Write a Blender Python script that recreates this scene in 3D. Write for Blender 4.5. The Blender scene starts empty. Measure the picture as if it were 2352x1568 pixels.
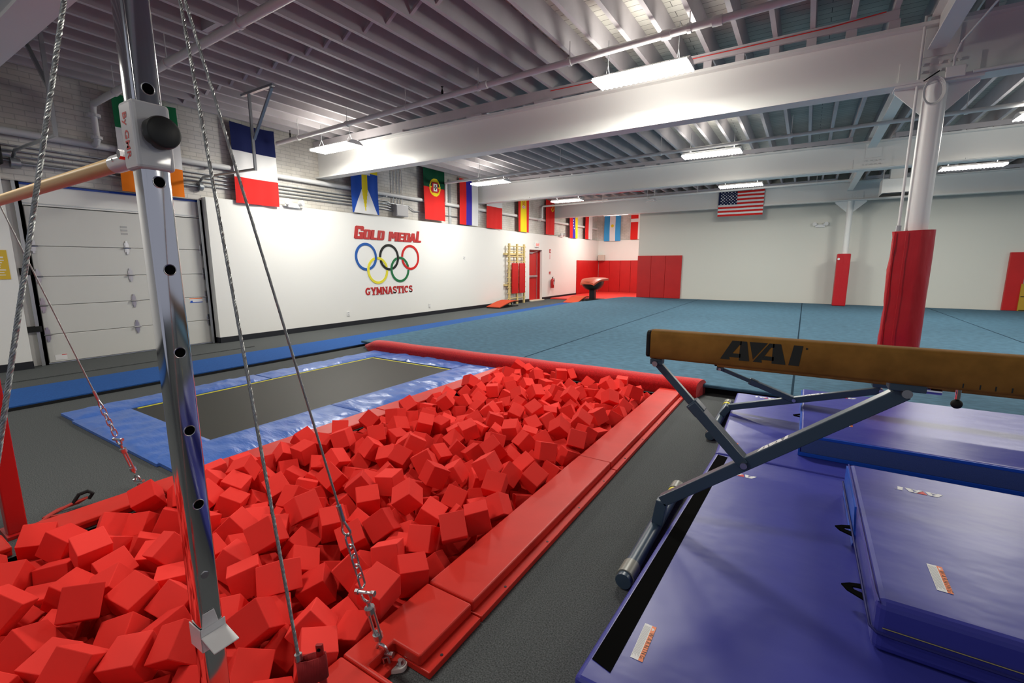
LAMP_W, LAMP_UP, OFF_W, WORLD_S, EXPO, LAMP_P = 95.0, 15.0, 1.25, 0.32, 0.0, 55.0
import bpy, math, random
from mathutils import Vector, Matrix
random.seed(7)
SC = bpy.context.scene
COL = SC.collection
PI = math.pi
sin, cos = math.sin, math.cos

# ------------------------------------------------------------------ materials
def srgb(r, g, b):
    f = lambda c: (c/255/12.92 if c/255 <= 0.04045 else ((c/255+0.055)/1.055)**2.4)
    return (f(r), f(g), f(b), 1)
_M = {}
def mat(name, col, rough=0.5, metal=0.0, spec=0.5, var=0.0, vscale=8.0, bump=0.0, bscale=40.0, stretch=(1,1,1), bdist=0.01, coat=0.0, sheen=0.0):
    if name in _M: return _M[name]
    m = bpy.data.materials.new(name); m.use_nodes = True
    nt = m.node_tree; N = nt.nodes; L = nt.links
    b = N['Principled BSDF']
    b.inputs['Base Color'].default_value = col
    b.inputs['Roughness'].default_value = rough
    b.inputs['Metallic'].default_value = metal
    b.inputs['Specular IOR Level'].default_value = spec
    b.inputs['Coat Weight'].default_value = coat
    b.inputs['Sheen Weight'].default_value = sheen
    m.diffuse_color = col
    if var or bump:
        g = N.new('ShaderNodeNewGeometry'); mp = N.new('ShaderNodeMapping')
        mp.inputs['Scale'].default_value = stretch
        L.new(g.outputs['Position'], mp.inputs['Vector'])
        if var:
            n = N.new('ShaderNodeTexNoise'); n.inputs['Scale'].default_value = vscale; n.inputs['Detail'].default_value = 4
            L.new(mp.outputs['Vector'], n.inputs['Vector'])
            r = N.new('ShaderNodeValToRGB')
            r.color_ramp.elements[0].position = .3; r.color_ramp.elements[1].position = .7
            r.color_ramp.elements[0].color = tuple(max(0, c*(1-var)) for c in col[:3])+(1,)
            r.color_ramp.elements[1].color = tuple(min(1, c*(1+var)) for c in col[:3])+(1,)
            L.new(n.outputs['Fac'], r.inputs['Fac']); L.new(r.outputs['Color'], b.inputs['Base Color'])
        if bump:
            n2 = N.new('ShaderNodeTexNoise'); n2.inputs['Scale'].default_value = bscale; n2.inputs['Detail'].default_value = 3
            L.new(mp.outputs['Vector'], n2.inputs['Vector'])
            bp = N.new('ShaderNodeBump'); bp.inputs['Strength'].default_value = bump; bp.inputs['Distance'].default_value = bdist
            L.new(n2.outputs['Fac'], bp.inputs['Height']); L.new(bp.outputs['Normal'], b.inputs['Normal'])
    _M[name] = m
    return m
def emis(name, col, s):
    if name in _M: return _M[name]
    m = bpy.data.materials.new(name); m.use_nodes = True
    b = m.node_tree.nodes['Principled BSDF']
    b.inputs['Base Color'].default_value = col
    b.inputs['Emission Color'].default_value = col; b.inputs['Emission Strength'].default_value = s
    _M[name] = m; return m
def flat(r, g, b, rough=0.6):
    return mat('paint_%d_%d_%d' % (r, g, b), srgb(r, g, b), rough)

def brick_mat():
    m = bpy.data.materials.new('painted_brick'); m.use_nodes = True
    nt = m.node_tree; N = nt.nodes; L = nt.links; b = N['Principled BSDF']
    g = N.new('ShaderNodeNewGeometry'); sp = N.new('ShaderNodeSeparateXYZ'); L.new(g.outputs['Position'], sp.inputs[0])
    ad = N.new('ShaderNodeMath'); ad.operation = 'ADD'; L.new(sp.outputs['X'], ad.inputs[0]); L.new(sp.outputs['Y'], ad.inputs[1])
    cb = N.new('ShaderNodeCombineXYZ'); L.new(ad.outputs[0], cb.inputs['X']); L.new(sp.outputs['Z'], cb.inputs['Y'])
    br = N.new('ShaderNodeTexBrick'); L.new(cb.outputs[0], br.inputs['Vector'])
    br.inputs['Scale'].default_value = 1.0; br.inputs['Brick Width'].default_value = .22; br.inputs['Row Height'].default_value = .075
    br.inputs['Mortar Size'].default_value = .006; br.inputs['Color1'].default_value = (.72, .70, .66, 1); br.inputs['Color2'].default_value = (.66, .64, .61, 1); br.inputs['Mortar'].default_value = (.52, .51, .49, 1)
    n = N.new('ShaderNodeTexNoise'); n.inputs['Scale'].default_value = 1.3; n.inputs['Detail'].default_value = 6; L.new(g.outputs['Position'], n.inputs['Vector'])
    r = N.new('ShaderNodeValToRGB'); r.color_ramp.elements[0].position = .35; r.color_ramp.elements[0].color = (.72, .70, .66, 1); r.color_ramp.elements[1].position = .65; r.color_ramp.elements[1].color = (1, 1, 1, 1)
    L.new(n.outputs['Fac'], r.inputs['Fac'])
    mx = N.new('ShaderNodeMix'); mx.data_type = 'RGBA'; mx.blend_type = 'MULTIPLY'; mx.inputs['Factor'].default_value = 1
    L.new(br.outputs['Color'], mx.inputs['A']); L.new(r.outputs['Color'], mx.inputs['B']); L.new(mx.outputs['Result'], b.inputs['Base Color'])
    bp = N.new('ShaderNodeBump'); bp.inputs['Strength'].default_value = .5; bp.inputs['Distance'].default_value = .008
    L.new(br.outputs['Fac'], bp.inputs['Height']); bp.invert = True; L.new(bp.outputs['Normal'], b.inputs['Normal'])
    b.inputs['Roughness'].default_value = .7
    return m
def plank_mat():
    m = bpy.data.materials.new('white_roof_planks'); m.use_nodes = True
    nt = m.node_tree; N = nt.nodes; L = nt.links; b = N['Principled BSDF']
    g = N.new('ShaderNodeNewGeometry')
    br = N.new('ShaderNodeTexBrick'); L.new(g.outputs['Position'], br.inputs['Vector'])
    br.inputs['Scale'].default_value = 1.0; br.inputs['Brick Width'].default_value = 3.2; br.inputs['Row Height'].default_value = .13
    br.inputs['Mortar Size'].default_value = .004; br.inputs['Color1'].default_value = (.66, .64, .58, 1); br.inputs['Color2'].default_value = (.58, .56, .50, 1); br.inputs['Mortar'].default_value = (.10, .09, .08, 1)
    n = N.new('ShaderNodeTexNoise'); n.inputs['Scale'].default_value = 3; L.new(g.outputs['Position'], n.inputs['Vector'])
    mx = N.new('ShaderNodeMix'); mx.data_type = 'RGBA'; mx.blend_type = 'MULTIPLY'; mx.inputs['Factor'].default_value = .35
    L.new(br.outputs['Color'], mx.inputs['A']); L.new(n.outputs['Fac'], mx.inputs['B']); L.new(mx.outputs['Result'], b.inputs['Base Color'])
    b.inputs['Roughness'].default_value = .7
    return m
BRICK = brick_mat(); PLANK = plank_mat()
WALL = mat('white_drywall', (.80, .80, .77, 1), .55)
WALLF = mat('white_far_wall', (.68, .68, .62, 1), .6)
STEEL = mat('white_painted_steel', (.78, .78, .76, 1), .38)
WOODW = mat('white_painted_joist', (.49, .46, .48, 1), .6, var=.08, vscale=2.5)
PIPEW = mat('white_painted_pipe', (.70, .70, .69, 1), .45)
CARPET = mat('charcoal_carpet', (.086, .093, .095, 1), .95, spec=.1, var=.5, vscale=170, bump=.5, bscale=300, bdist=.004)
BLUEC = mat('blue_exercise_carpet', (.060, .130, .190, 1), .9, spec=.15, var=.22, vscale=9, stretch=(1, 2.2, 1), bump=.3, bscale=260, bdist=.003)
RUNB = mat('royal_blue_carpet', (.020, .085, .29, 1), .9, spec=.15, var=.15, vscale=60)
REDC = mat('red_carpet_roll', (.50, .012, .014, 1), .95, spec=.1, var=.25, vscale=70, bump=.4, bscale=200, bdist=.004, sheen=.3)
REDV = mat('red_vinyl', (.60, .026, .016, 1), .42, spec=.26, var=.06, vscale=5, bump=.12, bscale=6, bdist=.01)
REDW = mat('red_vinyl_wall_pad', (.50, .012, .012, 1), .42, spec=.4, var=.05, vscale=3)
REDP = mat('red_vinyl_wrap', (.47, .010, .016, 1), .3, spec=.5, bump=.55, bscale=9, stretch=(1, 1, .35), bdist=.02)
FOAM = mat('red_foam', (.77, .036, .027, 1), .85, spec=.2, bump=.12, bscale=420, bdist=.001)
BLUEV = mat('blue_vinyl_pad', (.062, .155, .50, 1), .32, spec=.45, bump=.38, bscale=7, stretch=(1.2, 3.2, 1), bdist=.02)
MATB = mat('violet_blue_vinyl', (.042, .047, .30, 1), .36, spec=.36, bump=.20, bscale=2.6, stretch=(1, 1.6, 1), bdist=.03)
MATS = mat('bright_blue_vinyl', (.010, .085, .50, 1), .4, spec=.4)
MATM = mat('slate_blue_mesh', (.055, .095, .25, 1), .7, spec=.2, var=.1, vscale=300)
BLACK = mat('black_rubber', (.010, .010, .011, 1), .7, spec=.25)
BED = mat('black_trampoline_bed', (.026, .027, .022, 1), .55, spec=.35, var=.2, vscale=250)
VELC = mat('black_velcro', (.004, .004, .004, 1), 1.0, spec=.02)
YEL = mat('yellow_stitching', (.62, .56, .02, 1), .6)
CHROME = mat('chrome', (.80, .80, .82, 1), .09, metal=1.0)
ZINC = mat('zinc_steel', (.58, .58, .60, 1), .3, metal=1.0)
CABLE = mat('steel_wire_rope', (.42, .43, .42, 1), .38, metal=.85)
WOODB = mat('blond_ash_rail', (.66, .42, .16, 1), .42, var=.12, vscale=6, stretch=(.2, 6, 6))
WPOW = mat('white_powder_coat', (.78, .78, .78, 1), .25, coat=.4)
REDPNT = mat('red_painted_steel', (.42, .012, .012, 1), .28)
TAN = mat('tan_suede', (.25, .122, .026, 1), .85, spec=.15, var=.16, vscale=14, bump=.15, bscale=300, bdist=.002)
SLATE = mat('slate_blue_enamel', (.040, .070, .105, 1), .33, spec=.5)
GREYR = mat('grey_rubber_cap', (.22, .22, .19, 1), .35)
DARKINK = mat('dark_green_ink', (.012, .016, .012, 1), .6)
WINK = mat('white_ink', (.78, .78, .78, 1), .5)
RINK = mat('red_ink', (.62, .02, .015, 1), .5)
ORNG = mat('orange_label', (.80, .16, .015, 1), .45)
GREYINK = mat('grey_print', (.40, .40, .40, 1), .6)
DOORP = mat('pale_grey_garage_panel', (.60, .60, .57, 1), .5)
RED_SIGN = mat('red_sign_letters', (.46, .010, .010, 1), .4)
ASH = mat('pale_pine', (.62, .49, .22, 1), .5, var=.1, vscale=5)
HOLE = mat('dark_hole', (.004, .004, .004, 1), .9, spec=.05)
NAVYB = mat('black_vinyl_base', (.006, .008, .014, 1), .5)
GREYM = mat('galvanised_steel', (.40, .42, .44, 1), .4, metal=.8)
LENS = emis('lit_fluorescent_lens', (1, .985, .94, 1), 9.0)

# ------------------------------------------------------------------ mesh helper
def wloc(o):
    v = Vector((0, 0, 0))
    while o is not None:
        v += o.location; o = o.parent
    return v
class MB:
    def __init__(s): s.v = []; s.f = []; s.m = []
    def face(s, pts, mi=0):
        b = len(s.v); s.v += [tuple(p) for p in pts]; s.f.append(list(range(b, b+len(pts)))); s.m.append(mi)
    def hexa(s, p, mi=0):               # p: 4 bottom (ccw from above) + 4 top
        b = len(s.v); s.v += [tuple(q) for q in p]
        for q in ((3,2,1,0),(4,5,6,7),(0,1,5,4),(1,2,6,5),(2,3,7,6),(3,0,4,7)):
            s.f.append([b+i for i in q]); s.m.append(mi)
    def box(s, x0, x1, y0, y1, z0, z1, mi=0):
        s.hexa([(x0,y0,z0),(x1,y0,z0),(x1,y1,z0),(x0,y1,z0),(x0,y0,z1),(x1,y0,z1),(x1,y1,z1),(x0,y1,z1)], mi); return s
    def bar(s, p, q, w, h, up=(0,0,1), mi=0):    # rectangular bar from p to q; w sideways, h along up
        p, q, up = Vector(p), Vector(q), Vector(up)
        d = (q-p).normalized()
        if abs(d.dot(up.normalized())) > .98: up = Vector((0, 1, 0)) if abs(d.y) < .9 else Vector((1, 0, 0))
        sd = d.cross(up).normalized(); u = sd.cross(d).normalized()
        a, c = sd*w/2, u*h/2
        s.hexa([p-a-c, p+a-c, q+a-c, q-a-c, p-a+c, p+a+c, q+a+c, q-a+c], mi); return s
    def cyl(s, p, q, r, n=16, r2=None, mi=0, caps=True):
        p, q = Vector(p), Vector(q); r2 = r if r2 is None else r2
        d = (q-p).normalized(); t = Vector((1,0,0)) if abs(d.x) < .9 else Vector((0,1,0))
        a = d.cross(t).normalized(); c = d.cross(a)
        b = len(s.v)
        for k in range(n): s.v.append(tuple(p+(a*cos(2*PI*k/n)+c*sin(2*PI*k/n))*r))
        for k in range(n): s.v.append(tuple(q+(a*cos(2*PI*k/n)+c*sin(2*PI*k/n))*r2))
        for k in range(n):
            j = (k+1) % n; s.f.append([b+k, b+j, b+n+j, b+n+k]); s.m.append(mi)
        if caps:
            s.f.append([b+k for k in range(n)][::-1]); s.m.append(mi); s.f.append([b+n+k for k in range(n)]); s.m.append(mi)
        return s
    def tube(s, pts, r, n=8, closed=False, mi=0):
        P = [Vector(p) for p in pts]; m = len(P); b = len(s.v); prev = None
        for i in range(m):
            if closed: d = (P[(i+1) % m]-P[i-1]).normalized()
            else: d = (P[min(i+1, m-1)]-P[max(i-1, 0)]).normalized()
            if prev is None:
                t = Vector((0,0,1)) if abs(d.z) < .9 else Vector((1,0,0)); a = d.cross(t).normalized()
            else: a = (prev-d*prev.dot(d)).normalized()
            prev = a; c = d.cross(a)
            for k in range(n): s.v.append(tuple(P[i]+(a*cos(2*PI*k/n)+c*sin(2*PI*k/n))*r))
        for i in range(m if closed else m-1):
            i2 = (i+1) % m
            for k in range(n):
                j = (k+1) % n; s.f.append([b+i*n+k, b+i*n+j, b+i2*n+j, b+i2*n+k]); s.m.append(mi)
        if not closed:
            s.f.append([b+k for k in range(n)][::-1]); s.m.append(mi); s.f.append([b+(m-1)*n+k for k in range(n)]); s.m.append(mi)
        return s
    def prism(s, poly, fn, w0, w1, mi=0):        # poly in 2D, fn(u,v,w)->3D
        n = len(poly); b = len(s.v)
        s.v += [tuple(fn(u, v, w0)) for u, v in poly] + [tuple(fn(u, v, w1)) for u, v in poly]
        s.f.append([b+k for k in range(n)][::-1]); s.m.append(mi); s.f.append([b+n+k for k in range(n)]); s.m.append(mi)
        for k in range(n):
            j = (k+1) % n; s.f.append([b+k, b+j, b+n+j, b+n+k]); s.m.append(mi)
        return s
    def ball(s, c, r, n=14, sz=1.0, mi=0):
        rings = 8; b = len(s.v)
        for i in range(1, rings):
            a = PI*i/rings
            for k in range(n): s.v.append((c[0]+r*sin(a)*cos(2*PI*k/n), c[1]+r*sin(a)*sin(2*PI*k/n), c[2]+r*sz*cos(a)))
        for i in range(rings-2):
            for k in range(n):
                j = (k+1) % n; s.f.append([b+i*n+k, b+(i+1)*n+k, b+(i+1)*n+j, b+i*n+j]); s.m.append(mi)
        s.v += [(c[0], c[1], c[2]+r*sz), (c[0], c[1], c[2]-r*sz)]; t = len(s.v)-2
        for k in range(n):
            j = (k+1) % n; s.f.append([t, b+k, b+j]); s.m.append(mi); s.f.append([t+1, b+(rings-2)*n+j, b+(rings-2)*n+k]); s.m.append(mi)
        return s
    def build(s, name, mats, parent=None, smooth=False, bevel=0.0, seg=2, origin=None, fix=True):
        me = bpy.data.meshes.new(name)
        if parent is not None: off = wloc(parent)
        elif origin is not None: off = Vector(origin)
        else: off = Vector((0, 0, 0))
        me.from_pydata([(x-off.x, y-off.y, z-off.z) for x, y, z in s.v], [], s.f)
        for m in (mats if isinstance(mats, (list, tuple)) else [mats]): me.materials.append(m)
        me.polygons.foreach_set('material_index', s.m)
        if fix:
            import bmesh
            bm = bmesh.new(); bm.from_mesh(me); bmesh.ops.recalc_face_normals(bm, faces=bm.faces); bm.to_mesh(me); bm.free()
        if smooth:
            me.polygons.foreach_set('use_smooth', [True]*len(me.polygons))
            me.set_sharp_from_angle(angle=math.radians(40))
        o = bpy.data.objects.new(name, me); COL.objects.link(o)
        if parent is not None: o.parent = parent
        elif origin is not None: o.location = off
        if bevel:
            md = o.modifiers.new('soft', 'BEVEL'); md.width = bevel; md.segments = seg; md.limit_method = 'ANGLE'; md.angle_limit = math.radians(40)
        return o
def tag(o, label, cat, group=None):
    o['label'] = label; o['category'] = cat
    if group: o['group'] = group
    return o
def thing(name, label, cat, loc, group=None):
    o = bpy.data.objects.new(name, None); o.empty_display_size = .1; COL.objects.link(o); o.location = loc
    return tag(o, label, cat, group)
def struct(o, label=None, cat=None):
    o['kind'] = 'structure'
    if label: o['label'] = label
    if cat: o['category'] = cat
    return o
def dup(root, loc, label=None, group=None):
    r = root.copy(); COL.objects.link(r); r.location = loc
    if label: r['label'] = label
    if group: r['group'] = group
    for ch in list(root.children):
        c = ch.copy(); COL.objects.link(c); c.parent = r
        for g in list(ch.children):
            d = g.copy(); COL.objects.link(d); d.parent = c
    return r
def text_into(mb, body, size, org, u, v, mi=0, bold=0.0, lift=0.0, spacing=1.0):
    cu = bpy.data.curves.new('t', 'FONT'); cu.body = body; cu.size = size; cu.offset = bold; cu.align_x = 'CENTER'; cu.align_y = 'CENTER'; cu.space_character = spacing
    cu.resolution_u = 3
    ob = bpy.data.objects.new('t', cu); COL.objects.link(ob); bpy.context.view_layer.update()
    me = bpy.data.meshes.new_from_object(ob.evaluated_get(bpy.context.evaluated_depsgraph_get()))
    bpy.data.objects.remove(ob); org, u, v = Vector(org), Vector(u), Vector(v); n = u.cross(v)
    b = len(mb.v)
    for q in me.vertices: mb.v.append(tuple(org+u*q.co.x+v*q.co.y+n*lift))
    for p in me.polygons: mb.f.append([b+i for i in p.vertices]); mb.m.append(mi)
    bpy.data.meshes.remove(me); bpy.data.curves.remove(cu)

# ------------------------------------------------------------------ camera
F = 1060.0; YAW = math.radians(32.186); PIT = math.radians(9.468); ROL = math.radians(-0.085)
fw = Vector((-sin(YAW)*cos(PIT), cos(YAW)*cos(PIT), -sin(PIT))); r0 = Vector((cos(YAW), sin(YAW), 0)); u0 = r0.cross(fw)
rr = r0*cos(ROL)+u0*sin(ROL); uu = -r0*sin(ROL)+u0*cos(ROL)
cam = bpy.data.objects.new('camera', bpy.data.cameras.new('camera')); COL.objects.link(cam)
cam.matrix_world = Matrix(((rr.x, uu.x, -fw.x, 0), (rr.y, uu.y, -fw.y, 0), (rr.z, uu.z, -fw.z, 1.5), (0, 0, 0, 1)))
cam.data.sensor_width = 36; cam.data.lens = F/2352*36; cam.data.clip_start = .05; cam.data.clip_end = 100
SC.camera = cam

# ------------------------------------------------------------------ room shell
PX0, PX1, PY0, PY1 = -3.37, -1.33, -.55, 5.36          # foam pit opening
m = MB()
for a in ((-9.75, PX0, -6, 24), (PX1, 13, -6, 24), (PX0, PX1, -6, PY0), (PX0, PX1, PY1, 24)): m.box(a[0], a[1], a[2], a[3], -.05, 0)
struct(m.build('floor', CARPET))
m = MB(); m.box(PX0-.04, PX0, PY0, PY1, -.46, -.001).box(PX1, PX1+.04, PY0, PY1, -.46, -.001).box(PX0-.04, PX1+.04, PY0-.04, PY0, -.46, -.001).box(PX0-.04, PX1+.04, PY1, PY1+.04, -.46, -.001).box(PX0-.04, PX1+.04, PY0, PY1, -.5, -.44)
struct(m.build('trim_1', REDV), 'red lining of the sunken foam pit', 'pit lining')
m = MB(); m.box(-9.64, -9.5, -6, 1.87, 0, 2.74).box(-9.64, -9.5, 4.47, 16.42, 0, 2.74).box(-9.64, -9.5, 16.42, 17.51, 2.095, 2.74).box(-9.64, -9.5, 17.51, 23.8, 0, 2.74)
m.box(-9.86, -9.78, 1.5, 4.9, 0, 2.69)
struct(m.build('wall_left', WALL))
m = MB(); m.box(-9.80, -9.62, -6, 24, 2.69, 4.6).box(-9.80, -9.62, -6, 1.87, 0, 2.69)
struct(m.build('wall_left_upper', BRICK))
m = MB(); m.box(-9.62, -5.9, 23.8, 23.92, 0, 2.74); struct(m.build('wall_back', WALL))
m = MB(); m.box(-9.62, -5.9, 23.84, 23.98, 2.74, 4.6); struct(m.build('wall_back_upper', BRICK))
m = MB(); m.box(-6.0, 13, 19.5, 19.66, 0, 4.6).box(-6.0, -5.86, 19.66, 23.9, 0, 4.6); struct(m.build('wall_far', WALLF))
m = MB(); m.box(-9.8, -9.64, 17.49, 17.53, 0, 2.1); 
m = MB()
for y0, y1 in ((-6, 1.87), (4.47, 16.42), (17.51, 21.0)): m.box(-9.5, -9.488, y0, y1, 0, .11)
m.box(-9.68, -9.5, 4.462, 4.47, 0, .11).box(-9.68, -9.5, 1.87, 1.878, 0, .11)
struct(m.build('baseboard_left', NAVYB))

# ceiling deck with its joists
ce = MB().box(-9.8, 13, -6, 24, 4.5, 4.56).build('ceiling', PLANK); struct(ce)
k = -24
jx = []
while True:
    x = -.174+.3818*k; k += 1
    if x > 12: break
    if x < -9.5: continue
    jx.append(x)
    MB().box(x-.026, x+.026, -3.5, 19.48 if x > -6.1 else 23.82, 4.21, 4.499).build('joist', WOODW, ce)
for yb in (4.2, 9.95, 15.9):
    m = MB()
    for a, c in zip(jx[:-1], jx[1:]):
        m.bar((a, yb, 4.24), (c, yb, 4.47), .04, .03).bar((a, yb+.05, 4.47), (c, yb+.05, 4.24), .04, .03)
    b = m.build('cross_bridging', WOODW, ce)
m = MB()
for i in (19, 20, 8): m.box(jx[i]+.021, jx[i+1]-.021, 3.1, 3.16, 4.215, 4.49)
for i in (27, 30): m.box(jx[i]+.021, jx[i+1]-.021, 9.0, 9.05, 4.215, 4.49)
m.build('solid_blocking', WOODW, ce)

# steel beams
def ibeam(label, yc, z0, z1, x0=-9.62, x1=13, first=False):
    t = thing('steel_beam', label, 'ceiling beam', (x0, yc, z0), 'steel beams across the hall')
    m = MB(); m.box(x0, x1, yc-.12, yc+.12, z0, z0+.03).box(x0, x1, yc-.12, yc+.12, z1-.035, z1).box(x0, x1, yc-.011, yc+.011, z0+.03, z1-.035)
    m.build('i_section', STEEL, t)
    rnd = random.Random(int(yc*10)); m = MB()
    for x in (-7.1, -5.25, -3.9): m.box(x, x+.30, yc-.15, yc+.10, z1, z1+.03)
    m.build('shim', WOODW, t)
    for x in [jj for jj in jx if jj > -2.2 and jj < 9]: MB().box(x-.05, x+.05, yc-.11, yc+.11, z1, 4.125).build('packing_block', WOODW, t)
    m = MB(); m.box(x0+.02, -2.6, yc-.13, yc-.09, z1+.028, 4.209).box(-2.6, .62, yc-.13, yc-.09, 4.115, 4.209).box(1.35, 8.5, yc-.13, yc-.09, 4.115, 4.209)
    m.build('nailer_board', WOODW, t)
    return t
B0 = ibeam('nearest white steel beam, cut off by the top left corner', 1.37, 3.43, 4.03)
B1 = ibeam('largest white steel beam, behind the nearest hanging lights and over the padded round column', 7.01, 3.43, 4.03)
B2 = ibeam('white steel beam second from the far wall, with conduit along its lower edge', 13.05, 3.51, 4.10)
B3 = ibeam('farthest white steel beam, carrying the striped flag with stars', 18.80, 3.50, 4.10)
CX = 1.02
for t, yc, z0, z1 in ((B1, 7.01, 3.43, 4.03), (B2, 13.05, 3.51, 4.10), (B3, 18.8, 3.5, 4.1)):
    m = MB(); m.box(CX-.33, CX+.33, yc-.028, yc-.010, z0+.05, z0+.25); m.box(CX-.14, CX+.14, yc-.026, yc-.010, z1-.33, z1-.05); m.build('splice_plate', STEEL, t)
    m = MB()
    for ix in range(5):
        for iz in (0, 1): m.cyl((CX-.14+ix*.075, yc-.028, z0+.12+iz*.075), (CX-.14+ix*.075, yc-.05, z0+.12+iz*.075), .016, 6)
    m.build('bolts', STEEL, t)
# girders along the column line
def girder(label, y0, y1, z0, z1):
    t = thing('steel_girder', label, 'ceiling beam', (CX-.05, y0, z0), 'girders along the column line')
    m = MB(); x = CX-.05
    m.box(x-.075, x+.075, y0, y1, z0, z0+.02).box(x-.075, x+.075, y0, y1, z1-.02, z1).box(x-.008, x+.008, y0, y1, z0+.02, z1-.02)
    m.build('i_section', STEEL, t)
girder('white girder running from the round column toward the viewer, cut off by the top edge', 1.49, 6.88, 3.74, 4.08)
girder('white girder running back from above the round column', 7.13, 12.92, 3.95, 4.18)
girder('farthest short white girder ending above the slim far column', 13.17, 18.68, 3.80, 4.12)

# columns
t = thing('round_column', 'white round steel column with triangular gussets, nearest the balance beam', 'column', (CX, 7.01, 0))
MB().cyl((CX, 7.01, .0), (CX, 7.01, 3.415), .105, 32).build('shaft', STEEL, t, smooth=True)
m = MB(); m.box(CX-.36, CX+.36, 6.90, 7.12, 3.405, 3.43); m.build('cap_plate', STEEL, t)
for s in (-1, 1):
    m = MB(); m.prism([(CX+s*.09, 3.405), (CX+s*.35, 3.405), (CX+s*.35, 3.38), (CX+s*.10, 3.12), (CX+s*.09, 3.12)], lambda a, b, w: (a, w, b), 7.0, 7.02); m.build('gusset', STEEL, t)
# padded wrap: teardrop round the column and the conduit
def wrap_profile(c0, ra, c1, rb, n=20):
    import itertools
    pts = []
    for k in range(n): a = -PI/2+PI*k/(n-1); pts.append((c0[0]+ra*cos(a), c0[1]+ra*sin(a)))
    for k in range(8): a = PI/2+PI*k/7; pts.append((c1[0]+rb*cos(a), c1[1]+rb*sin(a)))
    return pts
def wrap(name, t, c0, ra, c1, rb, z0, z1, nz=24):
    pr = wrap_profile(c0, ra, c1, rb); m = MB(); n = len(pr); rnd = random.Random(3)
    ph = [rnd.uniform(0, 6) for _ in range(6)]
    for i in range(nz+1):
        z = z0+(z1-z0)*i/nz
        for j, (x, y) in enumerate(pr):
            w = .006*sin(z*9+ph[0]+j*.7)+.004*sin(z*23+ph[1]+j*1.9) if j > n-12 else .0015*sin(z*8+j)
            m.v.append((x+w, y-w, z+(.03*(x-c0[0]) if i == nz else 0)))
    for i in range(nz):
        for j in range(n):
            q = (j+1) % n; m.f.append([i*n+j, i*n+q, (i+1)*n+q, (i+1)*n+j]); m.m.append(0)
    m.f.append(list(range(n))[::-1]); m.m.append(0); m.f.append([nz*n+j for j in range(n)]); m.m.append(0)
    return m.build(name, REDP, t, smooth=True)
t2 = thing('column_pad', 'red vinyl pad wrapped round the thick white column behind the balance beam', 'column pad', (CX, 7.01, .13))
wrap('padding', t2, (CX+.01, 7.0), .165, (CX-.165, 6.93), .05, .13, 1.87)
m = MB(); m.box(CX-.20, CX-.19, 6.872, 6.878, .14, 1.86); m.tube([(CX-.10, 6.845, .14), (CX-.10, 6.842, 1.0), (CX-.10, 6.845, 1.86)], .004, 6); m.build('seam', REDP, t2)
t = thing('conduit_pipe', 'thin white conduit running down beside the thick round column', 'pipe', (CX-.16, 6.93, 1.87))
MB().cyl((CX-.165, 6.93, 1.9), (CX-.165, 6.93, 4.1), .014, 10).build('pipe', PIPEW, t, smooth=True)
MB().cyl((CX-.165, 6.93, 1.872), (CX-.165, 6.93, 1.93), .026, 8).build('coupling', GREYM, t)
# coiled wire hanging at column head
t = thing('coiled_cable', 'coil of clear white cable tied up at the head of the round column', 'cable coil', (CX-.05, 6.84, 3.32))
m = MB()
for q in range(4):
    m.tube([(CX-.03+(.075+.006*q)*cos(a*PI/9), 6.87-.01*q+.01*sin(a*PI/9), 3.31+(.12+.008*q)*sin(a*PI/9)) for a in range(18)], .005, 6, closed=True)
m.build('coil', PIPEW, t, smooth=True)
m = MB(); m.bar((CX-.13, 6.83, 3.42), (CX-.01, 6.83, 3.50), .012, .012); m.build('tie', BLACK, t)
m = MB(); m.tube([(CX+.10, 6.86, 3.50), (CX+.10, 6.86, 3.62), (CX+.13, 6.80, 3.74), (CX+.20, 5.9, 3.76)], .010, 8); 
tag(m.build('conduit_elbow', PIPEW, None, smooth=True), 'thin white bent conduit rising from junction box at the column head', 'pipe')
m = MB(); m.box(CX+.04, CX+.20, 6.84, 6.87, 3.42, 3.53); tag(m.build('junction_box', STEEL, None, bevel=.008, origin=(CX+.12, 6.86, 3.47)), 'white junction box on the beam right above the column head', 'junction box')

t = thing('slim_column', 'slim white column against the far wall with red square pad at its foot', 'column', (1.04, 18.85, 0))
MB().cyl((1.04, 18.85, 0), (1.04, 18.85, 3.5), .085, 24).build('shaft', STEEL, t, smooth=True)
for s in (-1, 1): MB().prism([(1.04+s*.07, 3.5), (1.04+s*.42, 3.5), (1.04+s*.42, 3.46), (1.04+s*.09, 3.16), (1.04+s*.07, 3.16)], lambda a, b, w: (a, w, b), 18.84, 18.86).build('gusset', STEEL, t)
m = MB(); m.box(.83, 1.20, 18.66, 19.02, .13, 1.83); t = tag(m.build('column_pad', REDP, None, bevel=.03, origin=(1.01, 18.84, .13)), 'red square pad round the foot of the slim far column', 'column pad')
m = MB(); m.cyl((.88, 18.655, 1.66), (.88, 18.648, 1.66), .035, 12); m.build('sticker', WINK, t)
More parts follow.
